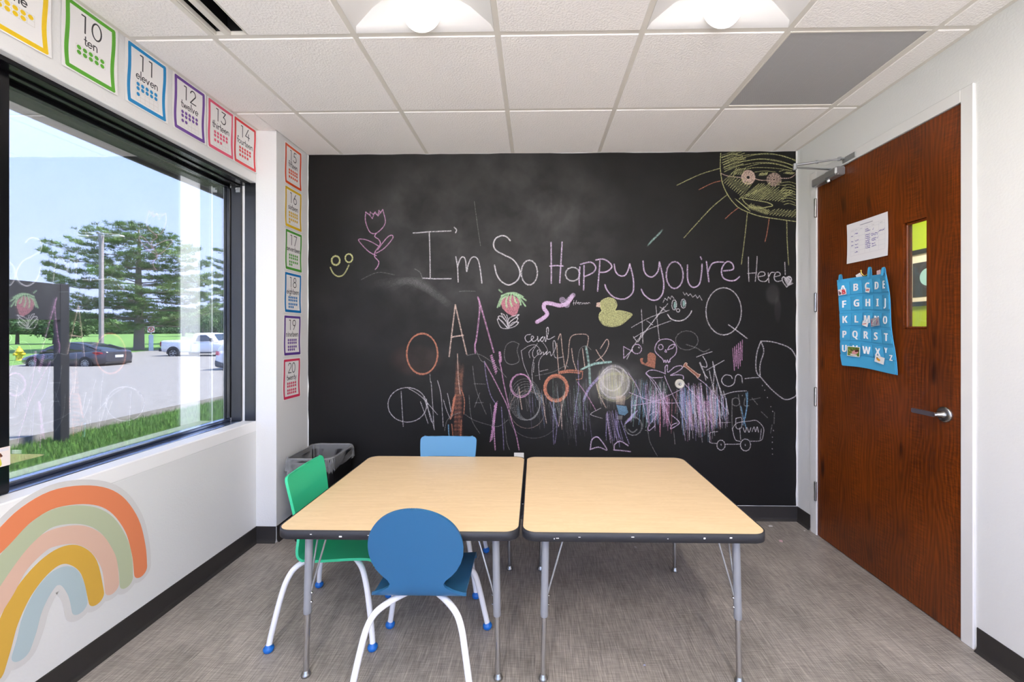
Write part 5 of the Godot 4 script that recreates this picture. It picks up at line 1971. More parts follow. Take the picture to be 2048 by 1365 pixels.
# ==================================================================== outside
func build_outside() -> void:
	var roof := struct("roof", "roof with deep beige soffit over the window")
	bx(roof, "slab", Vector3(-3.26, 2.75, -12.0), Vector3(-2.05, 3.05, ZR + 0.15), mat(Color8(150, 144, 132), 0.8))
	bx(roof, "fascia", Vector3(-3.29, 2.72, -12.0), Vector3(-3.26, 3.08, ZR + 0.15), mat(Color8(92, 88, 84), 0.6))
	bx(roof, "roof_deck", Vector3(-2.05, 2.905, -12.0), Vector3(9.0, 3.05, ZR + 0.15), mat(Color8(120, 118, 112), 0.8))
	var ex := struct("wall_exterior", "outer masonry of the building along the lawn")
	bx(ex, "masonry", Vector3(-1.965, -0.9, -12.0), Vector3(-1.8, 2.75, ZB - 0.15), mat(Color8(150, 132, 116), 0.85))
	# ground
	var gr := struct("ground", "lawn, car park and far meadow")
	bx(gr, "lawn", Vector3(-9.25, GY - 0.3, -120), Vector3(-2.05, GY + 0.01, 14), bumpy(mat(Color8(70, 104, 40), 0.95), 0.05, 1.0, 1.0))
	var asphalt := mat(Color8(140, 138, 136), 0.9)
	asphalt.detail_enabled = true
	asphalt.detail_blend_mode = BaseMaterial3D.BLEND_MODE_MUL
	asphalt.detail_albedo = noise_tex(0.02, 512, 5, 0.86, 1.0)
	var lot := PackedVector2Array([Vector2(-9.25, 14), Vector2(-9.25, -120), Vector2(-80, -120), Vector2(-38.5, -43), Vector2(-28.6, -22.2), Vector2(-20, -4), Vector2(-18, 14)])
	var st := st_new()
	prism(st, lot, -0.2, 0.0, Transform3D(Basis(Vector3.RIGHT, Vector3.BACK, Vector3.DOWN), Vector3(0, GY, 0)))
	put(gr, "car_park", st, tri_map(asphalt, 0.25))
	var far := mat(Color8(98, 138, 62), 0.95)
	bx(gr, "far_meadow", Vector3(-420, GY - 0.5, -420), Vector3(-9.25, GY - 0.05, 60), bumpy(far, 0.03, 0.05, 0.6))
	st = st_new()
	prism(st, PackedVector2Array([Vector2(-80, -120), Vector2(-38.5, -43), Vector2(-28.6, -22.2), Vector2(-20, -4), Vector2(-18, 14), Vector2(-60, 14), Vector2(-200, -120)]), -0.2, 0.06, Transform3D(Basis(Vector3.RIGHT, Vector3.BACK, Vector3.DOWN), Vector3(0, GY, 0)))
	put(gr, "grass_island", st, far)
	var yl := mat(Color8(212, 190, 112), 0.8)
	for q in [[-12.5, 0.11], [-13.5, 0.10], [-14.9, 0.10], [-16.6, 0.10], [-19.0, 0.10]]:
		bx(gr, "yellow_line", Vector3(q[0] - q[1] / 2, GY, -80), Vector3(q[0] + q[1] / 2, GY + 0.006, 10), yl)
	st = st_new()
	box(st, Vector3(-52, GY + 0.07, -46), Vector3(1.6, 0.03, 130), 0, Basis(Vector3.UP, 0.44))
	put(gr, "footpath", st, mat(Color8(206, 204, 200), 0.9))
	bx(gr, "bounce_forecourt", Vector3(-9.0, -0.9, ZR + 0.2), Vector3(30, -0.10, 40), mat(Color8(232, 226, 216), 0.9))  # added pale ground, out of view, bouncing sunlight up to the ceiling
	grass()
	sign_board()
	lamp_post()
	pine("pine_tree", "large spreading pine tree on the grass beyond the car park", Vector3(-39.3, GY + 0.05, -40.6), 12.6, 1.0, 3)
	pine("pine_tree", "second pine tree at the window's right edge, mostly hidden by the frame", Vector3(-42.0, GY + 0.05, -62.0), 16.5, 1.0, 8)
	no_parking()
	hydrant()
	sedan()
	pickup()
	suv()
	var tr := [[-66.0, -56.0, 5.2, 3.6, "small broad tree at the window's left edge behind the black sign"], [-70.0, -55.0, 6.0, 3.0, "small dark tree beside the left window edge, farther back"], [-120, -140, 9.5, 7.0, "distant round tree behind the white pickup, leftmost of the row"], [-128, -158, 11.0, 6.0, "distant tall tree behind the pickup cab"], [-120, -165, 9.0, 6.0, "distant low tree at the right of the far row"], [-150, -135, 8.0, 8.0, "distant wide tree behind the pine's right branches"], [-170, -120, 8.5, 9.0, "distant wide tree behind the pine's trunk"], [-190, -125, 8.5, 9.0, "distant wide tree behind the lamp post"], [-140, -180, 10.0, 9.0, "farthest tree seen between pickup cab and frame"]]
	for e in tr: leafy(e[4], Vector3(e[0], GY - 0.05, e[1]), e[2], e[3])
	var hm := bumpy(mat(Color8(60, 88, 56), 0.95), 0.04, 0.06, 1.0)
	var hedge := MultiMeshInstance3D.new()
	hedge.name = "hedgerow"
	hedge.multimesh = clumps(2600, 77, func(i: int, r: RandomNumberGenerator) -> Transform3D:
		var s := r.randf()
		var p := Vector3(-300, GY, -150).lerp(Vector3(-110, GY, -330), s) + Vector3(r.randf_range(-8, 8), r.randf_range(0.3, 5.2 + 1.6 * sin(s * 40.0)), r.randf_range(-8, 8))
		return Transform3D(Basis.from_euler(Vector3(r.randf() * 6, r.randf() * 6, 0)).scaled(Vector3.ONE * r.randf_range(2.4, 4.2)), p), leaf_clump(), Color(0.055, 0.115, 0.045), 0.35)
	hedge.material_override = leaf_mat()
	add_child(hedge)
	tag(hedge, "dark hedgerow of far trees along the horizon", "hedge", "", "stuff")

func leaf_mat() -> StandardMaterial3D:
	if not M.has("leaf"):
		M.leaf = mat(Color.WHITE, 0.8)
		M.leaf.vertex_color_use_as_albedo = true
		M.leaf.backlight_enabled = true
		M.leaf.backlight = Color(0.35, 0.4, 0.2)
	return M.leaf

func clumps(n: int, sd: int, place: Callable, mesh: Mesh, tint: Color, vary: float) -> MultiMesh:
	var mm := MultiMesh.new()
	mm.transform_format = MultiMesh.TRANSFORM_3D
	mm.use_colors = true
	mm.mesh = mesh
	mm.instance_count = n
	var r := RandomNumberGenerator.new()
	r.seed = sd
	for i in n:
		var t: Transform3D = place.call(i, r)
		mm.set_instance_transform(i, t)
		var k := 1.0 + (r.randf() - 0.5) * 2.0 * vary
		mm.set_instance_color(i, Color(tint.r * k * r.randf_range(0.9, 1.1), tint.g * k, tint.b * k * r.randf_range(0.85, 1.15)))
	return mm

func leaf_clump() -> Mesh:
	if M.has("leaf_clump"): return M.leaf_clump
	var st := st_new()
	var r := RandomNumberGenerator.new()
	r.seed = 31
	for i in 26:
		var p := Vector3(r.randf_range(-0.5, 0.5), r.randf_range(-0.4, 0.4), r.randf_range(-0.5, 0.5))
		var b := Basis.from_euler(Vector3(r.randf() * 6, r.randf() * 6, r.randf() * 6))
		var s := r.randf_range(0.10, 0.19)
		smooth_quad(st, p + b * Vector3(-s, 0, 0), p + b * Vector3(0, 0, s * 0.5), p + b * Vector3(s, 0, 0), p + b * Vector3(0, 0, -s * 0.5))
	st.generate_normals()
	M.leaf_clump = st.commit()
	return M.leaf_clump

func needle_tuft() -> Mesh:
	if M.has("tuft"): return M.tuft
	var st := st_new()
	var r := RandomNumberGenerator.new()
	r.seed = 13
	for i in 46:
		var d := Vector3(r.randf_range(-1, 1), r.randf_range(-0.35, 0.9), r.randf_range(-1, 1)).normalized()
		var l := r.randf_range(0.26, 0.46)
		var o := Vector3(r.randf_range(-0.16, 0.16), r.randf_range(-0.05, 0.05), r.randf_range(-0.16, 0.16))
		var w := d.cross(Vector3.UP).normalized() * 0.017
		for p in [o - w, o + w, o + d * l]:
			st.set_uv(Vector2.ZERO)
			st.add_vertex(p)
	st.generate_normals()
	M.tuft = st.commit()
	return M.tuft

func pine(called: String, label: String, at: Vector3, h: float, wide: float, sd: int) -> void:
	var r := RandomNumberGenerator.new()
	r.seed = sd
	var t := thing(called, label, "tree", at)
	var bark := bumpy(mat(Color8(150, 138, 130), 0.95), 0.05, 1.2, 1.4)
	var st := st_new()
	tube(st, curve([Vector3(0, -0.1, 0), Vector3(0.0, 0.35, 0), Vector3(0.03, h * 0.25, 0.02), Vector3(-0.06, h * 0.55, 0), Vector3(0.02, h * 0.8, 0), Vector3(-0.05, h, 0)], 3), [0.62, 0.52, 0.46, 0.43, 0.42, 0.40, 0.36, 0.33, 0.30, 0.26, 0.22, 0.18, 0.14, 0.09, 0.06, 0.02], 12)
	put(t, "trunk", st, bark)
	var prof := [[0.20, 6.0], [0.26, 7.2], [0.33, 7.9], [0.395, 7.4], [0.46, 8.2], [0.525, 8.4], [0.58, 6.4], [0.65, 6.6], [0.72, 6.2], [0.785, 5.4], [0.85, 4.4], [0.905, 2.9], [0.955, 1.6]]
	var spots := []
	st = st_new()
	for q in prof:
		var nb := 6
		var a0 := r.randf() * TAU
		for b in nb:
			var a := a0 + TAU * b / nb + r.randf_range(-0.3, 0.3)
			var l: float = q[1] * wide * r.randf_range(0.62, 1.05)
			var y: float = q[0] * h + r.randf_range(-0.25, 0.25)
			var d := Vector3(cos(a), 0, sin(a))
			var droop := r.randf_range(-0.3, 0.25) * (1.0 if q[0] < 0.5 else -0.6)
			var pts := curve([Vector3(0, y, 0), d * l * 0.35 + Vector3(0, y + 0.10 + droop * 0.5, 0), d * l * 0.7 + Vector3(0, y + droop, 0), d * l + Vector3(0, y + droop + l * 0.09, 0)], 4)
			var rad := []
			for i in pts.size(): rad.append(lerpf(0.095, 0.015, float(i) / pts.size()) * (1.2 - q[0]))
			tube(st, pts, rad, 6)
			var side := d.cross(Vector3.UP)
			var n := int(l * 10)
			for i in n:
				var s := r.randf_range(0.30, 1.0)
				var p: Vector3 = pts[int(s * (pts.size() - 1))].lerp(pts[mini(int(s * (pts.size() - 1)) + 1, pts.size() - 1)], r.randf())
				var half := 1.35 * sin(PI * clampf((s - 0.12) / 0.95, 0.0, 1.0)) + 0.12
				spots.append([p + side * r.randf_range(-half, half) + Vector3(0, r.randf_range(-0.08, 0.26), 0), s])
	put(t, "branches", st, bark).set_meta("kind", "stuff")
	var mmi := MultiMeshInstance3D.new()
	mmi.name = "needles"
	mmi.multimesh = clumps(spots.size(), sd + 5, func(i: int, rr: RandomNumberGenerator) -> Transform3D:
		return Transform3D(Basis.from_euler(Vector3(rr.randf_range(-0.3, 0.3), rr.randf() * TAU, rr.randf_range(-0.3, 0.3))).scaled(Vector3.ONE * rr.randf_range(0.75, 1.25)), spots[i][0]), needle_tuft(), Color(0.20, 0.31, 0.12), 0.35)
	mmi.material_override = leaf_mat()
	mmi.set_meta("kind", "stuff")
	t.add_child(mmi)

func leafy(label: String, at: Vector3, h: float, w: float) -> void:
	var t := thing("far_tree", label, "tree", at)
	var st := st_new()
	tube(st, [Vector3(0, -0.2, 0), Vector3(0.05, h * 0.35, 0), Vector3(0, h * 0.7, 0.1)], [w * 0.07, w * 0.05, w * 0.02], 8)
	put(t, "trunk", st, mat(Color8(92, 80, 72), 0.9))
	var mmi := MultiMeshInstance3D.new()
	mmi.name = "crown"
	var lobes := []
	var r := RandomNumberGenerator.new()
	r.seed = int(absf(at.x * 7 + at.z))
	for i in 7: lobes.append(Vector3(r.randf_range(-0.55, 0.55) * w, h * r.randf_range(0.42, 0.80), r.randf_range(-0.55, 0.55) * w))
	mmi.multimesh = clumps(700, 50 + int(absf(at.x)), func(i: int, rr: RandomNumberGenerator) -> Transform3D:
		var d := Vector3(rr.randfn(), rr.randfn(), rr.randfn()).normalized() * rr.randf_range(0.5, 1.0)
		var p: Vector3 = lobes[i % 7] + d * Vector3(w * 0.48, h * 0.22, w * 0.48)
		p.y = maxf(p.y, h * 0.22)
		return Transform3D(Basis.from_euler(Vector3(rr.randf() * 6, rr.randf() * 6, 0)).scaled(Vector3.ONE * w * rr.randf_range(0.22, 0.34)), p), leaf_clump(), Color(0.085, 0.17, 0.06), 0.35)
	mmi.material_override = leaf_mat()
	mmi.set_meta("kind", "stuff")
	t.add_child(mmi)

func grass() -> void:
	var st := st_new()
	var r := RandomNumberGenerator.new()
	r.seed = 17
	for i in 9:
		var o := Vector3(r.randf_range(-0.04, 0.04), 0, r.randf_range(-0.04, 0.04))
		var a := r.randf() * TAU
		var w := Vector3(cos(a), 0, sin(a)) * 0.004
		var tip := o + Vector3(r.randf_range(-0.04, 0.04), r.randf_range(0.06, 0.15), r.randf_range(-0.04, 0.04))
		for p in [o - w, o + w, tip]:
			st.set_uv(Vector2.ZERO)
			st.add_vertex(p)
	st.generate_normals()
	var blade := st.commit()
	var mmi := MultiMeshInstance3D.new()
	mmi.name = "grass_blades"
	mmi.multimesh = clumps(46000, 19, func(i: int, rr: RandomNumberGenerator) -> Transform3D:
		var x := rr.randf_range(-9.3, -4.6)
		var z := rr.randf_range(-15.0, -2.6) if x > -6.5 else rr.randf_range(-17.0, -3.6)
		return Transform3D(Basis(Vector3.UP, rr.randf() * TAU).scaled(Vector3.ONE * rr.randf_range(0.7, 1.3)), Vector3(x, GY + 0.005, z)), blade, Color(0.115, 0.24, 0.055), 0.7)
	mmi.material_override = leaf_mat()
	add_child(mmi)
	tag(mmi, "bright green mown grass of the lawn strip under the window", "grass", "", "stuff")

func sign_board() -> void:
	var t := thing("sign_board", "black post and panel sign standing on the lawn close to the window", "sign", Vector3(-8.80, GY, -6.6))
	var bk := mat(Color8(34, 35, 40), 0.6)
	for z in [-0.98, 1.15]:
		var st := st_new()
		box(st, Vector3(0, 1.5, z), Vector3(0.14, 3.0, 0.15), 0.006, Basis(Vector3(0, 0, 1), 0.0))
		put(t, "post", st, bk)
	var st2 := st_new()
	box(st2, Vector3(0.01, 2.66, 0.09), Vector3(0.10, 0.66, 2.26), 0.006)
	put(t, "panel", st2, bk)

func lamp_post() -> void:
	var t := thing("lamp_post", "tall grey lamp post standing behind the dark car", "lamp post", Vector3(-29.3, GY, -27.6))
	var m := mat(Color8(150, 144, 142), 0.5, 0.2)
	var st := st_new()
	tube(st, [Vector3(0, 0, 0), Vector3(0, 0.7, 0)], 0.26, 14)
	put(t, "footing", st, mat(Color8(170, 168, 162), 0.9))
	st = st_new()
	box(st, Vector3(0, 4.6, 0), Vector3(0.20, 7.9, 0.20), 0.02)
	put(t, "pole", st, m)
	for s in [-1, 1]:
		st = st_new()
		tube(st, [Vector3(0, 8.45, 0), Vector3(s * 0.9, 8.50, 0)], 0.04, 8)
		put(t, "arm", st, m)
		st = st_new()
		box(st, Vector3(s * 1.15, 8.50, 0), Vector3(0.62, 0.10, 0.32), 0.03)
		put(t, "lamp_head", st, mat(Color8(214, 214, 214), 0.5))

func no_parking() -> void:
	var t := thing("traffic_sign", "round no parking sign on a pale post beside the pine trunk", "traffic sign", Vector3(-36.2, GY, -38.6), 0.72)
	var st := st_new()
	box(st, Vector3(0, 0.85, 0), Vector3(0.34, 1.7, 0.30), 0.05)
	put(t, "sleeve", st, mat(Color8(176, 196, 216), 0.6))
	st = st_new()
	tube(st, [Vector3(0, 1.6, 0), Vector3(0, 2.5, 0)], 0.05, 8)
	put(t, "post", st, M.silver)
	var c := Cv.new(128, 128, Color8(236, 236, 238))
	c.line([Vector2(54, 96), Vector2(54, 34), Vector2(74, 36), Vector2(80, 48), Vector2(74, 60), Vector2(54, 62)], 6, Color8(30, 30, 34))
	var ring := []
	for i in 33: ring.append(Vector2(64 + cos(TAU * i / 32) * 48, 64 + sin(TAU * i / 32) * 48))
	c.line(ring, 8, Color8(196, 40, 44))
	c.line([Vector2(30, 30), Vector2(98, 98)], 6, Color8(196, 40, 44))
	st = st_new()
	sheet(st, 0.50, 0.56, 0.02, 0.0, Transform3D(Basis(), Vector3(0, 2.20, 0.08)))
	put(t, "plate", st, painted(c, 0.5))

func hydrant() -> void:
	var t := thing("fire_hydrant", "yellow fire hydrant at the window's left edge behind the dark car's bonnet", "fire hydrant", Vector3(-32.95, GY + 0.05, -26.0))
	var m := mat(Color8(214, 190, 40), 0.5)
	var st := st_new()
	lathe(st, [Vector2(0.24, 0), Vector2(0.24, 0.06), Vector2(0.15, 0.08), Vector2(0.15, 0.66), Vector2(0.20, 0.68), Vector2(0.20, 0.74), Vector2(0.15, 0.78), Vector2(0.12, 0.90), Vector2(0.05, 0.97), Vector2(0.05, 1.05), Vector2(0, 1.05)], 16)
	put(t, "barrel", st, m)
	for a in [0.0, PI / 2, PI, -PI / 2]:
		st = st_new()
		lathe(st, [Vector2(0.075, 0.10), Vector2(0.075, 0.22), Vector2(0.09, 0.22), Vector2(0.09, 0.28), Vector2(0, 0.28)], 12, Transform3D(Basis(Vector3.UP, a) * Basis(Vector3(0, 0, 1), -PI / 2), Vector3(0, 0.55, 0)))
		put(t, "outlet_cap", st, m)

# ------------------------------------------------------------------ vehicles: local x forward, z to the right
func loft(st: SurfaceTool, rows: Array, closed := true) -> void:
	# rows of [x, [[z, y], ...]] for one side; mirrored to a full ring
	var g := []
	for q in rows:
		var ring := []
		for p in q[1]: ring.append(Vector3(q[0], p[1], p[0]))
		for i in range(q[1].size() - 1, -1, -1): ring.append(Vector3(q[0], q[1][i][1], -q[1][i][0]))
		if closed: ring.append(ring[0])
		g.append(ring)
	shell(st, g, 0.01)
	face(st, g[0].slice(0, g[0].size() - 1), Vector3(rows[1][0], 0.8, 0))
	face(st, g[-1].slice(0, g[-1].size() - 1), Vector3(rows[-2][0], 0.8, 0))

func body_row(x: float, yb: float, yw: float, yt: float, w: float, wt: float) -> Array:
	return [x, [[w * 0.80, yb], [w * 0.97, yb + 0.06], [w, lerpf(yb, yw, 0.6)], [w * 0.985, yw], [wt, yt - 0.03], [wt * 0.86, yt]]]

func wheel(t: Node3D, x: float, z: float, r: float, s: int, spokes: int, rimc: Material) -> void:
	var ax := Basis(Vector3.RIGHT, s * PI / 2)
	var xf := Transform3D(ax, Vector3(x, r, z))
	var st := st_new()
	lathe(st, [Vector2(r * 0.64, 0.0), Vector2(r * 0.70, 0.03), Vector2(r * 0.94, 0.02), Vector2(r, -0.03), Vector2(r, -0.17), Vector2(r * 0.9, -0.20)], 28, xf)
	var w := put(t, "wheel", st, M.rubber)
	st = st_new()
	lathe(st, [Vector2(r * 0.65, 0.01), Vector2(r * 0.62, -0.05), Vector2(0, -0.06)], 24, xf)
	put(w, "rim_well", st, mat(Color8(40, 41, 44), 0.6))
	st = st_new()
	lathe(st, [Vector2(r * 0.66, 0.0), Vector2(r * 0.65, 0.016), Vector2(r * 0.60, 0.012), Vector2(r * 0.59, -0.01)], 28, xf)
	lathe(st, [Vector2(r * 0.16, -0.02), Vector2(r * 0.15, 0.012), Vector2(0, 0.014)], 16, xf)
	for k in spokes:
		var a := TAU * k / spokes
		var b := ax * Basis(Vector3.UP, a)
		box(st, xf * (Basis(Vector3.UP, a) * Vector3(r * 0.36, 0.0, 0)), Vector3(r * 0.50, 0.02, r * 0.12), 0.004, b)
	put(w, "rim", st, rimc)

func arch(t: Node3D, x: float, z: float, r: float, s: int, m: Material, yb := 0.2) -> void:
	var st := st_new()
	var p := PackedVector2Array()
	for i in 17:
		var a := PI * i / 16.0
		p.append(Vector2(cos(a) * r, sin(a) * r))
	p.append(Vector2(-r, yb - r * 0.86))
	p.append(Vector2(r, yb - r * 0.86))
	prism(st, p, -0.012, 0.012, Transform3D(Basis(), Vector3(x, r * 0.86, z)))
	put(t, "wheel_arch", st, m)

func pane_poly(t: Node3D, called: String, pts: Array, s: int, m: Material) -> void:
	var st := st_new()
	var a := []
	var b := []
	for p in pts:
		a.append(Vector3(p[0], p[1], s * p[2]))
		b.append(Vector3(p[0], p[1], s * (p[2] - 0.02)))
	var mid := Vector3.ZERO
	for p in b: mid += p / b.size()
	face(st, a, mid - Vector3(0, 0, s * 1.0))
	put(t, called, st, m)

func sedan() -> void:
	var t := thing("parked_car", "dark grey parked sedan seen from behind the black sign post", "car", Vector3(-25.5, GY, -22.75), PI)
	var paint := mat(Color8(58, 60, 70), 0.22, 0.35)
	paint.clearcoat_enabled = true
	paint.clearcoat = 0.8
	paint.clearcoat_roughness = 0.05
	var glass := mat(Color8(26, 32, 36), 0.06, 0.0, 0.8)
	var trim := mat(Color8(20, 20, 22), 0.6)
	# forward is local +x (towards the grass); rear at -2.35
	var rows := [body_row(-2.36, 0.42, 0.70, 0.92, 0.72, 0.66), body_row(-2.30, 0.32, 0.74, 1.00, 0.82, 0.72), body_row(-2.05, 0.25, 0.80, 1.05, 0.90, 0.74), body_row(-1.4, 0.20, 0.82, 1.02, 0.925, 0.76), body_row(-0.5, 0.18, 0.80, 0.95, 0.925, 0.80), body_row(0.5, 0.18, 0.78, 0.93, 0.92, 0.80), body_row(1.2, 0.20, 0.74, 0.90, 0.92, 0.78), body_row(1.8, 0.24, 0.68, 0.80, 0.90, 0.70), body_row(2.18, 0.30, 0.60, 0.70, 0.80, 0.58), body_row(2.34, 0.36, 0.52, 0.60, 0.62, 0.44)]
	var st := st_new()
	loft(st, rows)
	put(t, "body", st, paint)
	# glass house and roof skin
	var gl := []
	for q in [[-2.0, 1.00, 0.62], [-1.55, 1.17, 0.60], [-1.0, 1.33, 0.575], [-0.4, 1.425, 0.56], [0.1, 1.43, 0.56], [0.5, 1.36, 0.58], [0.95, 1.15, 0.62], [1.35, 0.92, 0.66]]:
		gl.append([q[0], [[0.80, 0.90], [lerpf(0.79, q[2] + 0.05, clampf((q[1] - 0.9) * 1.6, 0, 1)), lerpf(0.92, q[1], 0.8)], [q[2], q[1]], [q[2] * 0.5, q[1] + 0.02]]])
	st = st_new()
	loft(st, gl)
	put(t, "glass_house", st, glass)
	var rf := []
	for q in [[-1.30, 1.255, 0.59], [-0.9, 1.37, 0.575], [-0.4, 1.445, 0.56], [0.1, 1.45, 0.56], [0.45, 1.385, 0.575]]:
		rf.append([q[0], [[q[2] + 0.02, q[1] - 0.03], [q[2], q[1] + 0.004], [q[2] * 0.5, q[1] + 0.022]]])
	st = st_new()
	loft(st, rf)
	put(t, "roof_skin", st, paint)
	for s in [-1, 1]:
		for pl in [[[-2.05, 1.05, 0.70], [-1.55, 1.20, 0.64], [-1.15, 1.32, 0.61]], [[1.30, 0.93, 0.70], [0.95, 1.16, 0.66], [0.45, 1.38, 0.595]], [[-0.18, 0.92, 0.81], [-0.22, 1.20, 0.72], [-0.25, 1.42, 0.60]], [[-1.15, 0.94, 0.80], [-1.30, 1.10, 0.72], [-1.35, 1.25, 0.62]]]:
			var pp := []
			for p in pl: pp.append(Vector3(p[0], p[1], s * p[2]))
			st = st_new()
			tube(st, pp, 0.035, 8)
			put(t, "pillar", st, paint)
		for x in [-1.44, 1.42]:
			arch(t, x, s * 0.918, 0.385, s, trim)
			wheel(t, x, s * 0.925, 0.335, s, 10, M.silver)
		pane_poly(t, "tail_lamp", [[-2.34, 0.90, 0.70], [-2.02, 0.97, 0.915], [-1.80, 0.93, 0.932], [-2.02, 0.82, 0.928], [-2.33, 0.80, 0.76]], s, mat(Color8(150, 24, 30), 0.2))
		st = st_new()
		box(st, Vector3(0.72, 1.0, s * 1.0), Vector3(0.16, 0.12, 0.18), 0.04)
		put(t, "mirror", st, paint)
		for q in [[0.62, 0.2], [-0.28, 0.2], [-1.1, 0.36]]:
			st = st_new()
			tube(st, [Vector3(q[0], 0.28, s * 0.915), Vector3(q[0], 0.80, s * 0.918)], 0.006, 6)
			put(t, "door_seam", st, trim)
	st = st_new()
	box(st, Vector3(-2.37, 0.70, 0), Vector3(0.02, 0.14, 0.46), 0.004)
	put(t, "number_plate", st, mat(Color8(190, 196, 204), 0.5))
	st = st_new()
	box(st, Vector3(-2.30, 0.33, 0), Vector3(0.14, 0.12, 1.5), 0.03)
	put(t, "lower_bumper", st, trim)

func pickup() -> void:
	var t := thing("parked_pickup", "white pickup truck parked beyond the pine, cab at the right", "car", Vector3(-24.9, GY, -31.4), 0.0)
	var paint := mat(Color8(232, 234, 240), 0.25)
	var glass := mat(Color8(40, 52, 66), 0.06, 0.0, 0.8)
	var trim := mat(Color8(44, 46, 52), 0.6)
	var st := st_new()
	loft(st, [body_row(-2.95, 0.62, 1.10, 1.32, 0.90, 0.88), body_row(-2.85, 0.50, 1.10, 1.36, 0.98, 0.94), body_row(-1.0, 0.48, 1.12, 1.36, 1.0, 0.95), body_row(-0.62, 0.48, 1.12, 1.36, 1.0, 0.95)])
	put(t, "cargo_bed", st, paint)
	st = st_new()
	loft(st, [body_row(-0.58, 0.46, 1.05, 1.30, 1.0, 0.92), body_row(0.6, 0.46, 1.05, 1.30, 1.0, 0.92), body_row(1.2, 0.48, 1.05, 1.28, 1.0, 0.92), body_row(2.4, 0.50, 1.0, 1.18, 1.0, 0.86), body_row(2.85, 0.52, 0.96, 1.08, 0.94, 0.78)])
	put(t, "cab_body", st, paint)
	st = st_new()
	loft(st, [[-0.56, [[0.93, 1.26], [0.84, 1.66], [0.72, 1.82], [0.3, 1.84]]], [-0.40, [[0.94, 1.26], [0.82, 1.72], [0.72, 1.90], [0.3, 1.93]]], [0.50, [[0.94, 1.26], [0.82, 1.72], [0.70, 1.90], [0.3, 1.93]]], [0.75, [[0.94, 1.26], [0.82, 1.70], [0.66, 1.84], [0.3, 1.86]]], [1.40, [[0.92, 1.24], [0.90, 1.26], [0.7, 1.28], [0.3, 1.29]]]])
	put(t, "cab_roof", st, paint)
	for s in [-1, 1]:
		pane_poly(t, "side_window", [[-0.30, 1.30, 0.965], [-0.18, 1.76, 0.852], [0.42, 1.78, 0.848], [1.10, 1.32, 0.955]], s, glass)
		for x in [-1.95, 1.95]:
			arch(t, x, s * 0.995, 0.50, s, trim, 0.36)
			wheel(t, x, s * 1.0, 0.40, s, 6, M.silver)
		st = st_new()
		box(st, Vector3(-2.93, 1.08, s * 0.93), Vector3(0.06, 0.34, 0.14), 0.02)
		put(t, "tail_lamp", st, mat(Color8(120, 22, 28), 0.3))
		st = st_new()
		box(st, Vector3(1.0, 1.42, s * 1.12), Vector3(0.14, 0.26, 0.22), 0.03)
		put(t, "mirror", st, trim)
		st = st_new()
		box(st, Vector3(-0.32, 1.16, s * 1.0), Vector3(0.22, 0.05, 0.03), 0.01)
		put(t, "door_handle", st, trim)
		st = st_new()
		box(st, Vector3(0.1, 0.44, s * 0.98), Vector3(1.7, 0.07, 0.10), 0.02)
		put(t, "running_board", st, trim)
	st = st_new()
	pane_face(st, [[1.30, 1.32, -0.78], [0.82, 1.82, -0.60], [0.82, 1.82, 0.60], [1.30, 1.32, 0.78]])
	put(t, "windscreen", st, glass)
	st = st_new()
	box(st, Vector3(-3.02, 0.66, 0), Vector3(0.20, 0.22, 1.9), 0.04)
	put(t, "rear_bumper", st, trim)

func pane_face(st: SurfaceTool, pts: Array) -> void:
	var a := []
	for p in pts: a.append(Vector3(p[0] + 0.03, p[1] + 0.03, p[2]))
	face(st, a, Vector3(0, 1, 0))

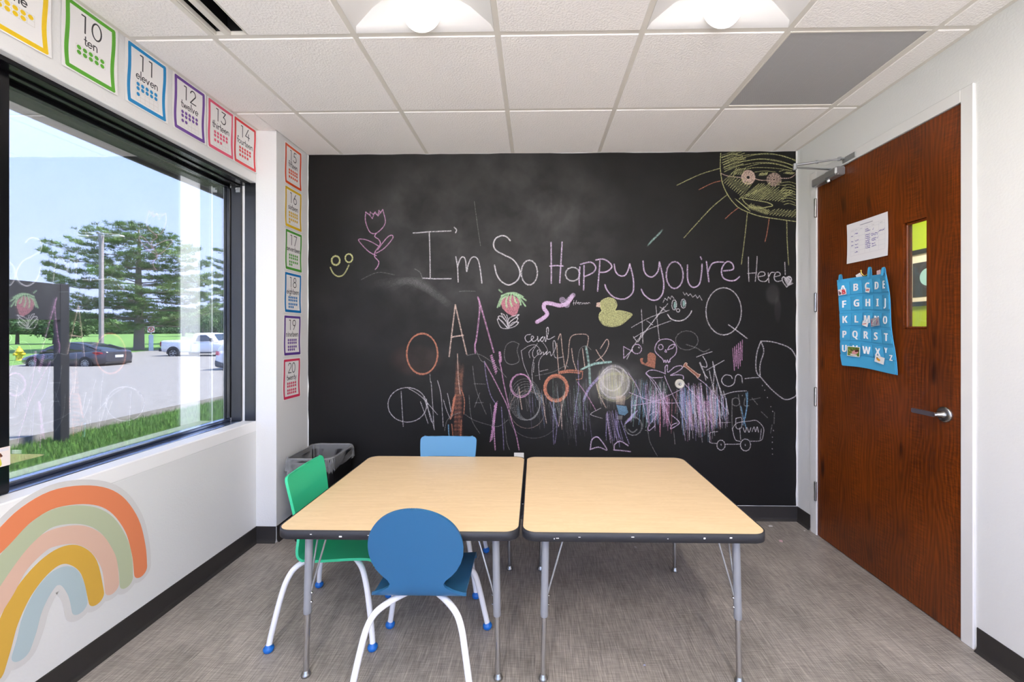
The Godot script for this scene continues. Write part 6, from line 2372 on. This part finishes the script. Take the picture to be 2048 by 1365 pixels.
func suv() -> void:
	var t := thing("parked_suv", "white sport utility car at the window's right edge, mostly hidden by the frame", "car", Vector3(-13.3, GY, -20.8), 0.0)
	var paint := mat(Color8(230, 233, 240), 0.25)
	var glass := mat(Color8(36, 46, 58), 0.06, 0.0, 0.8)
	var trim := mat(Color8(60, 66, 76), 0.6)
	var st := st_new()
	loft(st, [body_row(-2.28, 0.50, 0.90, 1.10, 0.74, 0.72), body_row(-2.20, 0.38, 0.92, 1.14, 0.86, 0.80), body_row(-1.9, 0.32, 0.95, 1.16, 0.94, 0.86), body_row(0.5, 0.30, 0.95, 1.12, 0.94, 0.84), body_row(1.3, 0.32, 0.92, 1.08, 0.93, 0.80), body_row(2.1, 0.36, 0.84, 0.98, 0.86, 0.66)])
	put(t, "body", st, paint)
	st = st_new()
	loft(st, [[-2.12, [[0.84, 1.12], [0.80, 1.25], [0.7, 1.30], [0.3, 1.31]]], [-1.75, [[0.85, 1.12], [0.76, 1.52], [0.66, 1.64], [0.3, 1.66]]], [-1.2, [[0.85, 1.12], [0.76, 1.56], [0.66, 1.69], [0.3, 1.71]]], [0.3, [[0.85, 1.10], [0.76, 1.56], [0.66, 1.69], [0.3, 1.71]]], [1.25, [[0.82, 1.08], [0.8, 1.10], [0.66, 1.12], [0.3, 1.13]]]])
	put(t, "cabin", st, paint)
	for s in [-1, 1]:
		pane_poly(t, "side_window", [[-1.70, 1.18, 0.87], [-1.35, 1.54, 0.79], [0.25, 1.56, 0.79], [0.95, 1.16, 0.87]], s, glass)
		pane_poly(t, "tail_lamp", [[-2.24, 1.12, 0.80], [-1.98, 1.10, 0.945], [-2.02, 0.92, 0.955], [-2.25, 0.94, 0.83]], s, mat(Color8(200, 50, 66), 0.25))
		for x in [-1.36, 1.36]:
			arch(t, x, s * 0.938, 0.44, s, trim, 0.30)
			wheel(t, x, s * 0.945, 0.36, s, 5, M.silver)
	st = st_new()
	loft(st, [body_row(-2.34, 0.40, 0.56, 0.66, 0.74, 0.74), body_row(-2.22, 0.32, 0.56, 0.68, 0.89, 0.88), body_row(-1.80, 0.28, 0.50, 0.58, 0.955, 0.95)])
	put(t, "rear_bumper", st, trim)
	st = st_new()
	pane_face(st, [[-2.20, 1.20, -0.66], [-1.86, 1.60, -0.58], [-1.86, 1.60, 0.58], [-2.20, 1.20, 0.66]])
	put(t, "rear_window", st, glass)
